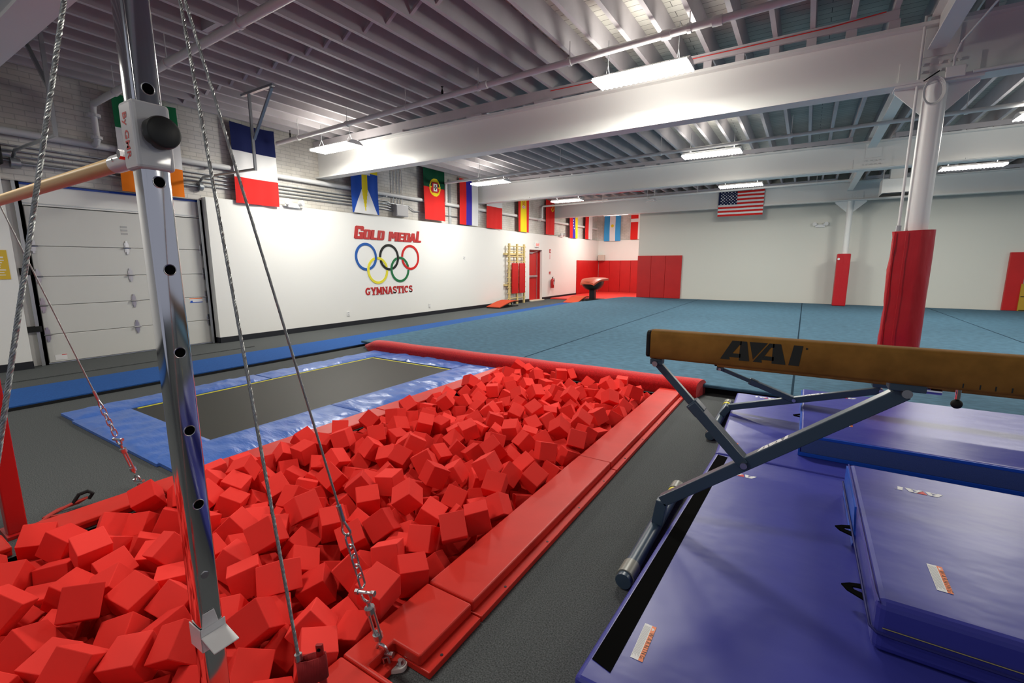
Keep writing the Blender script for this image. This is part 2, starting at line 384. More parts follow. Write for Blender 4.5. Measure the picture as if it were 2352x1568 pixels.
# ------------------------------------------------------------------ hanging lights
def fixture(loc):
    t = thing('hanging_light', 'x', 'light fixture', loc, 'fluorescent lights hanging from the joists')
    x, y, z = loc; L, W = .565, .185
    m = MB()   # folded sheet-metal hood, open below, in three facets
    for a, c, za, zc in ((-W, -W*.45, z+.0, z+.065), (-W*.45, W*.45, z+.065, z+.075), (W*.45, W, z+.075-.01, z+.0)):
        m.hexa([(x-L, y+a, za), (x+L, y+a, za), (x+L, y+c, zc), (x-L, y+c, zc), (x-L, y+a, za+.006), (x+L, y+a, za+.006), (x+L, y+c, zc+.006), (x-L, y+c, zc+.006)])
    for s in (-1, 1): m.prism([(-W, 0), (W, 0), (W*.45, .07), (-W*.45, .07)], lambda a, b, w: (x+s*w, y+a, z+b), L-.004, L+.004)
    m.build('hood', WPOW, t)
    m = MB(); n = 36     # corrugated clear lens lit from inside
    for i in range(n):
        xa, xb = x-L+.01+(2*L-.02)*i/n, x-L+.01+(2*L-.02)*(i+1)/n; za = z-.012+(.010 if i % 2 else -.004); zb = z-.012+(-.004 if i % 2 else .010)
        m.face([(xa, y-W+.005, za), (xb, y-W+.005, zb), (xb, y+W-.005, zb), (xa, y+W-.005, za)])
        for s in (-1, 1): m.face([(xa, y+s*(W-.005), za), (xb, y+s*(W-.005), zb), (xb, y+s*(W-.005), z+.02), (xa, y+s*(W-.005), z+.02)])
    m.build('lens', LENS, t, fix=False)
    for s in (-1, 1):
        m = MB(); xx = x+s*.42
        m.tube([(xx, y-.07, z+.06), (xx, y, z+.20)], .004, 5).tube([(xx, y+.07, z+.06), (xx, y, z+.20)], .004, 5).tube([(xx, y, z+.20), (xx, y, 4.2)], .0045, 5)
        m.build('chain', GREYM, t)
    return t
lights = [((-1.86, 5.86, 3.72), 'largest lit hanging light, above the middle of the nearest deep beam'),
 ((-7.88, 6.15, 3.72), 'lit hanging light at the wall end of the nearest deep beam'),
 ((-7.66, 11.05, 3.74), 'lit hanging light in front of the red, blue and white vertical flag'),
 ((-1.86, 10.72, 3.74), 'lit hanging light below the crossed joist braces at upper centre right'),
 ((-7.40, 15.45, 3.72), 'lit hanging light in front of the plain red flag'),
 ((-1.80, 15.25, 3.72), 'lit hanging light just above the striped flag with stars'),
 ((3.08, 15.28, 3.72), 'lit hanging light to the right of the thick round column'),
 ((3.12, 10.6, 3.72), 'lit hanging light cut off by the right edge of the photo'),
 ((-7.55, 20.75, 3.72), 'lit hanging light in front of the pale blue and white flag')]
f0 = fixture(lights[0][0]); f0['label'] = lights[0][1]
for p, lb in lights[1:]: dup(f0, p, lb)
def lamp(name, loc, w, sx, sy, up=False, col=(1, .962, .87)):
    d = bpy.data.lights.new(name, 'AREA'); d.shape = 'RECTANGLE'; d.size = sx; d.size_y = sy; d.energy = w; d.color = col
    o = bpy.data.objects.new(name, d); COL.objects.link(o); o.location = loc
    if up: o.rotation_euler = (PI, 0, 0)
    return o
def omni(name, loc, w, col=(1, .962, .87)):
    d = bpy.data.lights.new(name, 'POINT'); d.shadow_soft_size = .14; d.energy = w; d.color = col
    o = bpy.data.objects.new(name, d); COL.objects.link(o); o.location = loc
for p, lb in lights:
    lamp('area_light_down', (p[0], p[1], p[2]-.035), LAMP_W, 1.1, .3)
    omni('lens_glow', (p[0], p[1], p[2]-.10), LAMP_P)
    lamp('tube_lamp_up', (p[0], p[1], p[2]+.09), LAMP_UP, 1.0, .2, up=True)
for p, k_ in (((-7.7, -.6, 3.72), .5), ((-3.1, .7, 3.72), .60), ((-1.86, -1.6, 3.72), .20), ((4.4, 5.6, 3.72), .7), ((4.2, -.6, 3.72), .3), ((9, 10.6, 3.72), .8), ((9, 5, 3.72), .6), ((9, 15.3, 3.72), .6)):  # unseen lamps without fixtures, added to brighten the pit and hall sides
    lamp('area_light_down', p, LAMP_W*OFF_W*k_, 1.1, .3)

# ------------------------------------------------------------------ pipes and conduit
def pipe(label, pts, r, name='sprinkler_pipe', cat='pipe', m_=None, extra=None):
    t = thing(name, label, cat, pts[0])
    MB().tube(pts, r, 12).build('pipe', m_ or PIPEW, t, smooth=True)
    return t
def hangers(t, a, b, n, r):
    for i in range(n):
        s = (i+.5)/n; p = Vector(a).lerp(Vector(b), s)
        m = MB(); m.tube([(p.x, p.y, p.z-r), (p.x, p.y, 4.25)], .006, 6); m.cyl((p.x-.02, p.y, p.z), (p.x+.02, p.y, p.z), r+.012, 12); m.build('hanger', PIPEW, t)
def sprinkler(t, p):
    m = MB(); m.cyl(p, (p[0], p[1], p[2]+.05), .014, 8).cyl((p[0], p[1], p[2]+.05), (p[0], p[1], p[2]+.10), .022, 8, r2=.006); s = m.build('sprinkler_head', BLACK, t)
    m = MB(); m.cyl((p[0], p[1], p[2]+.10), (p[0], p[1], p[2]+.125), .006, 6).cyl((p[0], p[1], p[2]+.125), (p[0], p[1], p[2]+.13), .02, 8); m.build('deflector', BLACK, s)
a, b = (-9.3, 2.95, 3.90), (.8, 2.82, 3.95)
t = pipe('white sprinkler pipe over the garage door, crossing behind the chrome upright', [a, b], .045); hangers(t, a, b, 6, .045)
m = MB(); m.tube([a, (-9.33, 2.95, 3.88), (-9.36, 2.95, 3.80), (-9.36, 2.95, 3.38), (-9.40, 2.95, 3.345), (-9.52, 2.95, 3.335)], .042, 12); m.build('riser', PIPEW, t, smooth=True)
m = MB(); m.cyl((-9.36, 2.95, 3.72), (-9.36, 2.95, 3.76), .085, 12).cyl((-9.36, 2.95, 3.40), (-9.36, 2.95, 3.44), .07, 12); m.build('flange', PIPEW, t)
sprinkler(t, (-7.95, 2.94, 3.95))
a, b = (-9.2, 5.78, 3.90), (.85, 5.70, 4.08)
t = pipe('long white sprinkler pipe in front of the nearest deep beam, passing above the largest light', [a, b], .04); hangers(t, a, b, 7, .04)
for x, zz in ((-4.05, 3.99), (-1.55, 4.035), (-1.02, 4.045)): MB().cyl((x-.05, 5.72, zz), (x+.05, 5.72, zz), .052, 14).build('coupling', PIPEW, t, smooth=True)
sprinkler(t, (-8.75, 5.78, 3.95)); sprinkler(t, (-4.85, 5.75, 4.0))
a, b = (-8.9, 10.6, 3.79), (8, 10.6, 3.98)
t = pipe('white sprinkler pipe crossing in front of the second deep beam, behind the thick column', [a, b], .035); hangers(t, a, b, 7, .035)
m = MB(); m.tube([a, (-9.38, 11.17, 3.91), (-9.42, 11.22, 3.86), (-9.42, 11.22, 3.40), (-9.45, 11.22, 3.35), (-9.52, 11.22, 3.335)], .033, 12); m.build('riser', PIPEW, t, smooth=True)
a, b = (-9.3, 17.2, 3.84), (.9, 17.2, 3.92)
t = pipe('white sprinkler pipe in front of the farthest beam, elbowed down beside the plain red flag', [a, b], .035); hangers(t, a, b, 6, .035)
m = MB(); m.tube([a, (-9.35, 17.2, 3.81), (-9.35, 17.2, 3.38), (-9.40, 17.2, 3.345), (-9.52, 17.2, 3.335)], .035, 12); m.build('riser', PIPEW, t, smooth=True)
t = pipe('long thick white pipe running along the brick wall behind the flags', [(-9.535, -3, 3.335), (-9.535, 23.6, 3.335)], .052)
for y in (.5, 4.6, 8.9, 13, 17.3, 21): MB().box(-9.615, -9.48, y-.02, y+.02, 3.26, 3.283).build('bracket', PIPEW, t)
t = pipe('thin white pipe crossing the alcove wall behind the pale blue flag', [(-9.5, 23.7, 4.02), (-6.1, 23.7, 3.98)], .03)
t = pipe('thin white conduit clipped under the second deep beam', [(-9.4, 12.905, 3.53), (.86, 12.905, 3.53), (1.2, 12.905, 3.53), (9, 12.905, 3.53)], .014, 'conduit_pipe')
for x in (-7.5, -5.9, -4.2, -2.4, -.6, 2.5, 4.4): MB().box(x-.015, x+.015, 12.9, 12.94, 3.52, 3.57).build('clip', PIPEW, t)
t = pipe('thin white conduit under the nearest deep beam right of the column', [(1.28, 6.86, 3.45), (9, 6.86, 3.45)], .016, 'conduit_pipe')
tag(MB().tube([(-3.6, 6.855, 4.16), (-2.9, 6.85, 4.15), (-2.2, 6.855, 4.165), (-1, 6.85, 4.16), (0, 6.855, 4.17), (.5, 6.85, 4.2)], .006, 6).build('red_wire', RINK, None, smooth=True), 'thin red wire stapled along the board above the nearest deep beam', 'wire')
for i, (ya, z, nm) in enumerate(((9.5, 3.16, 'topmost'), (9.5, 3.09, 'second from top'), (9.5, 3.02, 'third from top'), (9.5, 2.95, 'lowest'))):
    t = pipe('%s of four thin grey conduits along the brick wall' % nm, [(-9.58, 1.9, z), (-9.58, 9.0, z), (-9.58, 9.16+.05*i, z-.05)], .011, 'conduit_pipe', m_=GREYM)
for i, nm in enumerate(('leftmost', 'second from left', 'second from right', 'rightmost')):
    y = 9.22+.11*i
    pipe('%s of the four upright conduits rising from the grey wall box' % nm, [(-9.575, y, 3.08), (-9.575, y, 4.05), (-9.55, y+.05, 4.15)], .013, 'conduit_pipe')
m = MB(); m.box(-9.62, -9.46, 9.2, 9.65, 2.80, 3.10); t = tag(m.build('breaker_box', mat('grey_wall_box', (.42, .41, .42, 1), .5), None, bevel=.01, origin=(-9.55, 9.4, 2.8)), 'grey box on the brick wall between the blue flag and the green and red flag', 'electrical box')
MB().box(-9.459, -9.45, 9.22, 9.63, 2.82, 3.08).build('cover', mat('grey_wall_box', (.42, .41, .42, 1), .5), t)
pipe('thin bent conduit running from the grey wall box behind the green and red flag', [(-9.57, 8.6, 3.06), (-9.57, 8.9, 3.12), (-9.57, 9.75, 3.12), (-9.57, 10.0, 3.0), (-9.57, 11.9, 3.0), (-9.57, 12.0, 3.0)], .013, 'conduit_pipe', m_=GREYM)
m = MB(); m.box(-9.62, -9.58, 11.55, 11.65, 2.74, 4.1); tag(m.build('wall_strut', GREYM, None, origin=(-9.6, 11.6, 2.74)), 'narrow grey upright strut on the brick wall left of the red, blue and white flag', 'strut')

# ------------------------------------------------------------------ garage door, poster, wall fittings
t = thing('garage_door', 'white sectional garage door with steel hinges in the left wall', 'garage door', (-9.72, 3.25, 0))
zs = [0.02, .455, .90, 1.335, 1.785, 2.36]
for i in range(5):
    p = MB().box(-9.75, -9.70, 2.09, 4.42, zs[i], zs[i+1]-.006).build('door_panel', DOORP, t, bevel=.006)
    if i:
        for y in (2.12, 3.25, 4.39):
            m = MB(); z = zs[i]; m.box(-9.70, -9.692, y-.03, y+.03, z-.075, z+.075).cyl((-9.68, y-.05, z-.003), (-9.68, y+.05, z-.003), .012, 8).box(-9.70, -9.688, y-.015, y+.015, z-.11, z+.11)
            m.build('hinge', ZINC, p)
m = MB(); m.box(-9.75, -9.71, 2.05, 4.46, 2.37, 2.69); m.build('header', WALL, t)
m = MB(); m.box(-9.76, -9.71, 1.87, 2.085, 0, 2.69).box(-9.76, -9.71, 4.425, 4.47, 0, 2.69); m.build('jamb', WALL, t)
MB().box(-9.715, -9.70, 2.06, 4.46, 2.655, 2.685).build('blue_seal', MATS, t)
MB().box(-9.715, -9.704, 2.06, 4.46, 2.392, 2.405).build('grey_seal', GREYM, t)
for y, lb in ((2.05, 'l'), (4.45, 'r')):
    m = MB(); m.box(-9.70, -9.64, y-.02, y+.02, .0, 2.75); m.box(-9.645, -9.64, y-.06, y+.02, 0, 2.75)
    m.tube([(-9.66, y, 2.75), (-9.65, y, 2.9), (-9.58, y, 3.02), (-9.45, y, 3.08), (-7.74, y, 3.04)], .022, 8)
    m.build('track', GREYM, t)
    m = MB(); x = -7.74; s_ = 1 if lb == 'r' else -1
    m.bar((x, y, 3.02), (x, y, 4.2), .03, .04).bar((x, y+.02, 3.50), (x+s_*.60, y+.02, 4.17), .03, .04, up=(0, 1, 0)).bar((x-.2*s_, y, 4.19), (x+.68*s_, y, 4.19), .05, .035)
    m.build('track_hanger', GREYM, t)
m = MB(); m.cyl((-9.56, 2.0, 2.92), (-9.56, 4.5, 2.92), .016, 10).cyl((-9.56, 2.0, 2.92), (-9.56, 2.1, 2.92), .07, 16).cyl((-9.56, 4.4, 2.92), (-9.56, 4.46, 2.92), .075, 16); m.build('torsion_shaft', GREYM, t, smooth=True)
m = MB(); m.box(-9.699, -9.697, 4.10, 4.32, .80, .885, 0); m.box(-9.697, -9.6965, 4.10, 4.32, .87, .885, 1).box(-9.697, -9.6965, 4.10, 4.32, .80, .812, 2).box(-9.697, -9.6965, 4.11, 4.15, .812, .84, 2); m.build('sticker', [WINK, ORNG, MATS], t)
m = MB(); m.box(-9.699, -9.697, 2.16, 2.30, .05, .13); m.box(-9.697, -9.6965, 2.24, 2.3, .12, .13, 1); m.build('sticker', [WINK, RINK], t)
m = MB()
for i in range(3): m.box(-9.70, -9.697, 3.20, 3.29, 2.0+.055*i, 2.03+.055*i)
m.build('lift_handle', GREYINK, t)
m = MB(); m.box(-9.69, -9.6, 1.88, 2.05, .52, .60); m.build('lock_bar', BLACK, t); m = MB(); m.box(-9.69, -9.62, 1.93, 2.04, 1.36, 1.46); m.build('sensor', BLACK, t)
for nm, yy in (('trim_2', 4.465), ('trim_3', 1.862)):
    m = MB(); m.box(-9.80, -9.635, yy if nm == 'trim_3' else yy-.0, yy+.008, 0, 2.74); struct(m.build(nm, WALL))
t = thing('door_opener', 'black motor box mounted above the left end of the garage door', 'garage door opener', (-9.45, 1.78, 2.95))
MB().box(-9.6, -9.36, 1.62, 1.90, 2.86, 3.16).build('housing', BLACK, t, bevel=.015)
m = MB(); m.cyl((-9.48, 1.90, 3.02), (-9.48, 2.0, 3.02), .045, 14); m.build('drive_coupling', GREYM, t, smooth=True)
m = MB(); m.box(-9.50, -9.494, 1.40, 1.80, 1.305, 1.71); tg = tag(m.build('poster', mat('yellow_poster', (.66, .44, .03, 1), .5), None, origin=(-9.497, 1.6, 1.5)), 'yellow and white notice taped to the wall left of the garage door', 'poster')
m = MB(); rnd = random.Random(4)
for i in range(9): m.box(-9.4938, -9.493, 1.43, 1.77-rnd.random()*.06, 1.36+.034*i, 1.36+.034*i+rnd.uniform(.008, .022))
m.build('printed_block', WINK, tg)
m = MB(); m.box(-9.75, -9.62, 2.02, 2.06, 1.55, 1.58); 
for y, z, lb, nm, w, h in ((7.48, .305, 'white outlet plate low on the wall, left of the red lettering', 'outlet_plate', .07, .115), (10.43, .285, 'white outlet plate low on the wall, right of the red lettering', 'outlet_plate', .07, .115), (12.16, 1.73, 'small white thermostat on the wall between the rings and the wooden wall bars', 'thermostat', .085, .085)):
    o = tag(MB().box(-9.5, -9.485, y-w/2, y+w/2, z-h/2, z+h/2).build(nm, WPOW, None, bevel=.004, origin=(-9.49, y, z)), lb, 'outlet' if 'outlet' in nm else 'thermostat')
    if 'outlet' in nm:
        for q in (-.025, .025): MB().box(-9.485, -9.4845, y-.012, y+.012, z+q-.012, z+q+.012).build('socket', GREYINK, o)
    else: MB().box(-9.485, -9.4845, y-.02, y+.03, z-.01, z+.02).build('display', GREYINK, o)
def emlight(lb, fn, loc):
    t = thing('emergency_light', lb, 'emergency light', loc)
    m = MB(); m.prism([(-.14, -.05), (.14, -.05), (.15, .04), (-.15, .04)], fn, 0, .07); m.build('housing', WPOW, t, bevel=.01)
    for s in (-1, 1):
        m = MB(); m.cyl(fn(s*.13, .05, .05), fn(s*.17, .06, .13), .055, 14, r2=.065); m.build('lamp_head', WPOW, t, smooth=True)
emlight('white twin emergency light below the navy, white and red flag', lambda a, b, w: (-9.5+w, 6.2+a, 2.76+b), (-9.5, 6.2, 2.76))
emlight('small white twin emergency light high on the wall right of the red exit door', lambda a, b, w: (-9.5+w, 19.27+a, 2.77+b), (-9.5, 19.27, 2.77))
emlight('white twin emergency light on the far wall left of the slim column', lambda a, b, w: (.29+a, 19.5-w, 2.80+b), (.29, 19.5, 2.80))

# exit door
fr = MB(); fr.box(-9.66, -9.60, 16.42, 16.47, 0, 2.095).box(-9.66, -9.60, 17.46, 17.51, 0, 2.095).box(-9.66, -9.60, 16.42, 17.51, 2.05, 2.095)
d = struct(MB().box(-9.72, -9.655, 16.43, 17.50, .03, 2.09).build('door_1', REDW), 'red steel exit door with push bar beside the wooden wall bars', 'door')
fr.build('door_frame', REDPNT, d)
m = MB(); m.box(-9.655, -9.60, 16.50, 17.30, .97, 1.05); m.build('push_bar', GREYM, d, bevel=.01)
m = MB(); m.box(-9.655, -9.60, 16.62, 16.90, 1.94, 2.0).bar((-9.60, 16.8, 1.97), (-9.58, 17.2, 2.03), .02, .02); m.build('door_closer', GREYM, d)
m = MB(); m.cyl((-9.63, 17.28, .06), (-9.63, 17.28, 2.0), .009, 8); m.build('vertical_rod', GREYM, d)
m = MB(); m.box(-9.66, -9.38, 16.42, 17.51, .0, .035); struct(m.build('trim_4', mat('cream_sill', (.66, .60, .48, 1), .6)))
for yy in (16.40, 17.51):
    m = MB(); m.box(-9.75, -9.638, yy, yy+.02, 0, 2.1); struct(m.build('trim_5', WALL))
t = thing('exit_sign', 'small white exit sign with red letters above the red exit door', 'exit sign', (-9.48, 17.0, 2.3))
MB().box(-9.5, -9.455, 16.85, 17.16, 2.2, 2.39).build('sign_box', WPOW, t, bevel=.006)
m = MB(); text_into(m, 'EXIT', .13, (-9.452, 17.03, 2.295), (0, 1, 0), (0, 0, 1), bold=.004); m.build('lettering', emis('lit_red_letters', (1, .06, .04, 1), 1.5), t, fix=False)
# extinguisher and its signs
t = thing('fire_extinguisher', 'red fire extinguisher hanging on the wall right of the exit door', 'fire extinguisher', (-9.42, 18.3, .47))
y = 18.3; pr = [(.0, .47), (.075, .48), (.08, .50), (.08, .80), (.072, .84), (.03, .875), (.025, .90)]
m = MB(); n = 20
for rr_, z in pr:
    for q in range(n): m.v.append((-9.41+rr_*cos(2*PI*q/n), y+rr_*sin(2*PI*q/n), z))
for i in range(len(pr)-1):
    for q in range(n): j = (q+1) % n; m.f.append([i*n+q, i*n+j, (i+1)*n+j, (i+1)*n+q]); m.m.append(0)
m.build('cylinder', REDPNT, t, smooth=True)
m = MB(); m.cyl((-9.41, y, .89), (-9.41, y, .94), .022, 10).bar((-9.41, y-.02, .93), (-9.34, y-.06, .965), .02, .012).bar((-9.41, y-.02, .92), (-9.34, y-.06, .91), .02, .012); m.build('valve_handle', BLACK, t)
m = MB(); m.tube([(-9.40, y+.02, .91), (-9.36, y+.08, .88), (-9.34, y+.09, .78), (-9.345, y+.085, .62)], .012, 8); m.build('hose', BLACK, t, smooth=True)
m = MB(); m.box(-9.331, -9.3285, y-.035, y+.05, .62, .76); m.build('paper_label', WINK, t)
m = MB(); m.box(-9.5, -9.49, 18.14, 18.29, 1.08, 1.19, 0); m.box(-9.49, -9.4895, 18.19, 18.25, 1.10, 1.15, 1); tag(m.build('extinguisher_sign', [RED_SIGN, WINK], None, origin=(-9.49, 18.2, 1.13)), 'small square red sign just above the fire extinguisher', 'sign')
m = MB(); m.box(-9.5, -9.49, 18.14, 18.28, 1.99, 2.15, 0); m.box(-9.49, -9.4895, 18.18, 18.24, 2.02, 2.10, 1); tag(m.build('alarm_box', [RED_SIGN, WINK], None, origin=(-9.49, 18.2, 2.05)), 'small red and white alarm box high on the wall above the fire extinguisher', 'alarm')
m = MB(); m.box(-9.5, -9.495, 18.14, 18.26, 1.71, 1.95, 0)
for q in range(6): m.box(-9.495, -9.4945, 18.165, 18.235, 1.74+.033*q, 1.755+.033*q, 1)
tag(m.build('notice_strip', [WINK, RINK], None, origin=(-9.497, 18.2, 1.8)), 'narrow white notice with red writing below the small alarm box', 'notice')

# ------------------------------------------------------------------ wall lettering and rings
LX = -9.5
def yz(a, b, w): return (LX+w, a, b)
def letter(t, polys, y0, z0, sc, scx, shear, th=.016):
    m = MB()
    for i, p in enumerate(polys):
        if len(p) == 4 and not isinstance(p[0], tuple): x0, a0, x1, a1 = p; p = [(x0, a0), (x1, a0), (x1, a1), (x0, a1)]
        q = [(y0+(x*scx+shear*zz*sc), z0+zz*sc) for x, zz in p]
        m.prism(q, yz, .0, th-.0008*i)
    m.build('letter', RED_SIGN, t)
t = thing('wall_lettering', 'large slanted red block letters above the coloured rings on the left wall', 'wall lettering', (LX, 9.0, 2.13))
G_ = [(.10, 0, .32, 1.3), (0, .1, .3, 1.2), (.10, 1.0, .82, 1.3), (.1, 0, .92, .28), (.58, 0, .92, .70), (.44, .50, .92, .70), (.60, .84, .92, 1.2), [(0, .1), (.1, 0), (.2, .1)], [(0, 1.2), (.15, 1.1), (.1, 1.3)], [(.82, 1.3), (.7, 1.15), (.92, 1.2)]]
O_ = [(0, .1, .30, .9), (.46, .1, .76, .9), (.1, 0, .66, .2), (.1, .8, .66, 1), [(0, .1), (.1, 0), (.2, .1)], [(.66, 0), (.76, .1), (.56, .1)], [(0, .9), (.2, .9), (.1, 1)], [(.66, 1), (.56, .9), (.76, .9)]]
L_ = [(0, 0, .32, 1), (0, 0, .66, .22)]
D_ = [(0, 0, .30, 1), (.46, .1, .76, .9), (0, 0, .66, .2), (0, .8, .66, 1), [(.66, 0), (.76, .1), (.56, .1)], [(.66, 1), (.56, .9), (.76, .9)]]
M_ = [(0, 0, .29, 1), (.71, 0, 1, 1), [(.12, 1), (.40, 1), (.62, .28), (.40, .28)], [(.88, 1), (.60, 1), (.38, .28), (.60, .28)]]
E_ = [(0, 0, .30, 1), (0, 0, .62, .2), (0, .40, .62, .60), (0, .8, .62, 1)]
A_ = [[(0, 0), (.30, 0), (.50, 1), (.26, 1)], [(.86, 0), (.56, 0), (.36, 1), (.60, 1)], (.2, .18, .66, .40)]
LB_ = [(0, 0, .30, 1.28), (0, 0, .66, .22)]
S_ = .245
for pl, y0 in ((G_, 7.775), (O_, 8.055), (L_, 8.295), (D_, 8.515)): letter(t, pl, y0, 2.135, S_, .30, .20)
for pl, y0 in ((M_, 8.90), (E_, 9.235), (D_, 9.445), (A_, 9.66), (LB_, 9.93)): letter(t, pl, y0, 2.125, S_, .315, .20)
t = thing('wall_lettering', 'small red slab-serif capitals below the coloured rings on the left wall', 'wall lettering', (LX, 8.9, .72))
def seg(p, q, th):
    (x0, y0), (x1, y1) = p, q; d = math.hypot(x1-x0, y1-y0); nx, ny = -(y1-y0)/d*th/2, (x1-x0)/d*th/2
    return [(x0-nx, y0-ny), (x1-nx, y1-ny), (x1+nx, y1+ny), (x0+nx, y0+ny)]
def arc(cx_, cy_, rx, ry, a0, a1, th, n=12):
    Q = []
    for i in range(n):
        p = []
        for k_, s_ in ((0, -1), (0, 1), (1, 1), (1, -1)):
            a = math.radians(a0+(a1-a0)*(i+k_)/n); p.append((cx_+(rx+s_*th/2)*cos(a), cy_+(ry+s_*th/2)*sin(a)))
        Q.append(p)
    return Q
T2 = .20
def serif(x, y, w=.36): return (x-w/2, y-.05 if y > .5 else y, x+w/2, y if y > .5 else y+.09) if y < .5 else (x-w/2, y-.09, x+w/2, y)
LET = {
 'G': arc(.4, .5, .30, .40, 50, 310, T2)+[(.50, .08, .72, .48), (.40, .38, .80, .48), (.54, .68, .70, .96)],
 'Y': [seg((.12, 1), (.42, .45), T2), seg((.72, 1), (.42, .45), T2), (.32, 0, .52, .5), serif(.42, 0, .44), serif(.12, 1), serif(.72, 1)],
 'M': [(.06, 0, .24, 1), (.70, 0, .88, 1), seg((.15, 1), (.47, .2), T2), seg((.79, 1), (.47, .2), T2), serif(.14, 0), serif(.80, 0), serif(.10, 1, .3), serif(.84, 1, .3)],
 'N': [(.06, 0, .22, 1), (.66, 0, .82, 1), seg((.12, .98), (.76, .04), T2), serif(.12, 0), serif(.10, 1, .3), serif(.74, 1)],
 'A': [seg((.12, 0), (.42, 1), T2*.9), seg((.72, 0), (.42, 1), T2), (.2, .25, .62, .38), serif(.10, 0, .32), serif(.74, 0, .36)],
 'S': arc(.36, .73, .24, .19, 30, 270, T2)+arc(.36, .29, .25, .21, 90, -150, T2)+[(.52, .66, .64, .98), (.08, .02, .20, .34)],
 'T': [(.30, 0, .50, 1), (.0, .85, .80, 1), (.0, .64, .12, 1), (.68, .64, .80, 1), serif(.40, 0, .44)],
 'I': [(.12, 0, .32, 1), serif(.22, 0, .44), serif(.22, 1, .44)],
 'C': arc(.4, .5, .30, .40, 45, 315, T2)+[(.56, .64, .72, .98)]}
y0 = 8.045
for ch, w in zip('GYMNASTICS', (.84, .84, .96, .90, .86, .74, .82, .46, .84, .74)):
    letter(t, LET[ch], y0, .722, .195, .213, 0, th=.014); y0 += w*.213
RC = {'blue': (8.128, 1.70, (.018, .10, .38, 1)), 'yellow': (8.492, 1.352, (.74, .66, .04, 1)), 'black': (8.905, 1.695, (.012, .013, .012, 1)), 'green': (9.283, 1.37, (.012, .15, .05, 1)), 'red': (9.697, 1.70, (.55, .012, .01, 1))}
RO, RI = .348, .285
def crossings(a, b):
    (x0, y0_), (x1, y1_) = RC[a][:2], RC[b][:2]; r = (RO+RI)/2; d = math.hypot(x1-x0, y1_-y0_); h = math.sqrt(r*r-d*d/4); mx, my = (x0+x1)/2, (y0_+y1_)/2
    ux, uy = (x1-x0)/d, (y1_-y0_)/d
    P = [(mx-uy*h, my+ux*h), (mx+uy*h, my-ux*h)]; P.sort(key=lambda q: -q[1]); return P       # upper, lower
gaps = {k: [] for k in RC}
for a, b, ug, lg in (('blue', 'yellow', 'yellow', 'blue'), ('yellow', 'black', 'black', 'yellow'), ('black', 'green', 'green', 'black'), ('green', 'red', 'red', 'green')):
    up, lo = crossings(a, b)
    for p, who in ((up, ug), (lo, lg)):
        c = RC[who]; gaps[who].append(math.atan2(p[1]-c[1], p[0]-c[0]))
t = thing('ring_emblem', 'five interlocking coloured rings mounted on the left wall', 'wall emblem', (LX, 8.9, 1.5))
for k_, (cy_, cz_, col) in RC.items():
    m = MB(); N_ = 144; hw = .145
    for i in range(N_):
        a0, a1 = 2*PI*i/N_, 2*PI*(i+1)/N_; am = (a0+a1)/2
        if any(abs((am-g+PI) % (2*PI)-PI) < hw for g in gaps[k_]): continue
        P = [(cy_+RI*cos(a0), cz_+RI*sin(a0)), (cy_+RO*cos(a0), cz_+RO*sin(a0)), (cy_+RO*cos(a1), cz_+RO*sin(a1)), (cy_+RI*cos(a1), cz_+RI*sin(a1))]
        m.prism(P, yz, .0, .013)
    o = m.build('ring', mat('ring_'+k_, col, .6, spec=.25), t); o['label'] = k_+' ring'

# ------------------------------------------------------------------ flags
CLR = {'g': (.012, .16, .06), 'w': (.78, .78, .78), 'o': (.80, .19, .01), 'n': (.010, .016, .085), 'r': (.66, .022, .02), 'b': (.014, .075, .42), 'y': (.78, .62, .02), 'd': (.004, .065, .03), 'u': (.045, .03, .36), 'l': (.06, .36, .75), 'k': (.02, .02, .02), 'm': (.50, .03, .03), 'c': (.016, .022, .07)}
FM = {k_: mat('flag_cloth_'+k_, v+(1,), .75, spec=.15) for k_, v in CLR.items()}
def flag(label, fn, w0, w1, z0, z1, place, nu=44, nv=70, amp=.012, seed=0):
    rnd = random.Random(seed); p1, p2, p3 = (rnd.uniform(0, 6) for _ in range(3)); m = MB(); keys = []
    for j in range(nv+1):
        for i in range(nu+1):
            u, v = i/nu, j/nv
            wv = amp*(sin(u*9+p1+v*1.2)*(1-v*.6)+.5*sin(u*17+p2-v*2)+.25*sin(v*6+p3)); sh = .012*sin(v*3+p2)*(1-v)
            dz = -.02*sin(PI*u)*(v) if v > .9 else 0
            m.v.append(place(w0+(w1-w0)*u+sh, z0+(z1-z0)*v+dz, wv))
    for j in range(nv):
        for i in range(nu):
            c = fn((i+.5)/nu, (j+.5)/nv)
            if c not in keys: keys.append(c)
            b = j*(nu+1)+i; m.f.append([b, b+1, b+nu+2, b+nu+1]); m.m.append(keys.index(c))
    x, y, z = place((w0+w1)/2, z0, 0)
    o = m.build('wall_flag', [FM[c] for c in keys], None, smooth=True, origin=(x, y, z), fix=False)
    return tag(o, label, 'flag', 'flags hanging along the walls')
PL = lambda a, z, w: (-9.44+w, a, z)
def f_ire(u, v): return 'g' if v > .66 else 'w' if v > .32 else 'o'
def f_fra(u, v): return 'n' if v > .655 else 'w' if v > .33 else 'r'
def f_blu(u, v):
    if .30 < u < .70 and .66 < v < .86:
        return ('o' if (int(u*60)+int(v*70)) % 3 == 0 else 'm' if (int(u*50)*3+int(v*60)) % 4 < 2 else 'y') if (.39 < u < .64 and .69 < v < .84) else 'w'
    hw = .10 if v > .40 else .10*max(0, (v-.02)/.38)
    if abs(u-.5) < hw and v <= .66: return 'y'
    if .69 < v < .81: return 'y'
    if v < .42:
        if abs(u-.5) < .10+.34*(1-v/.42): return 'w'
    return 'b'
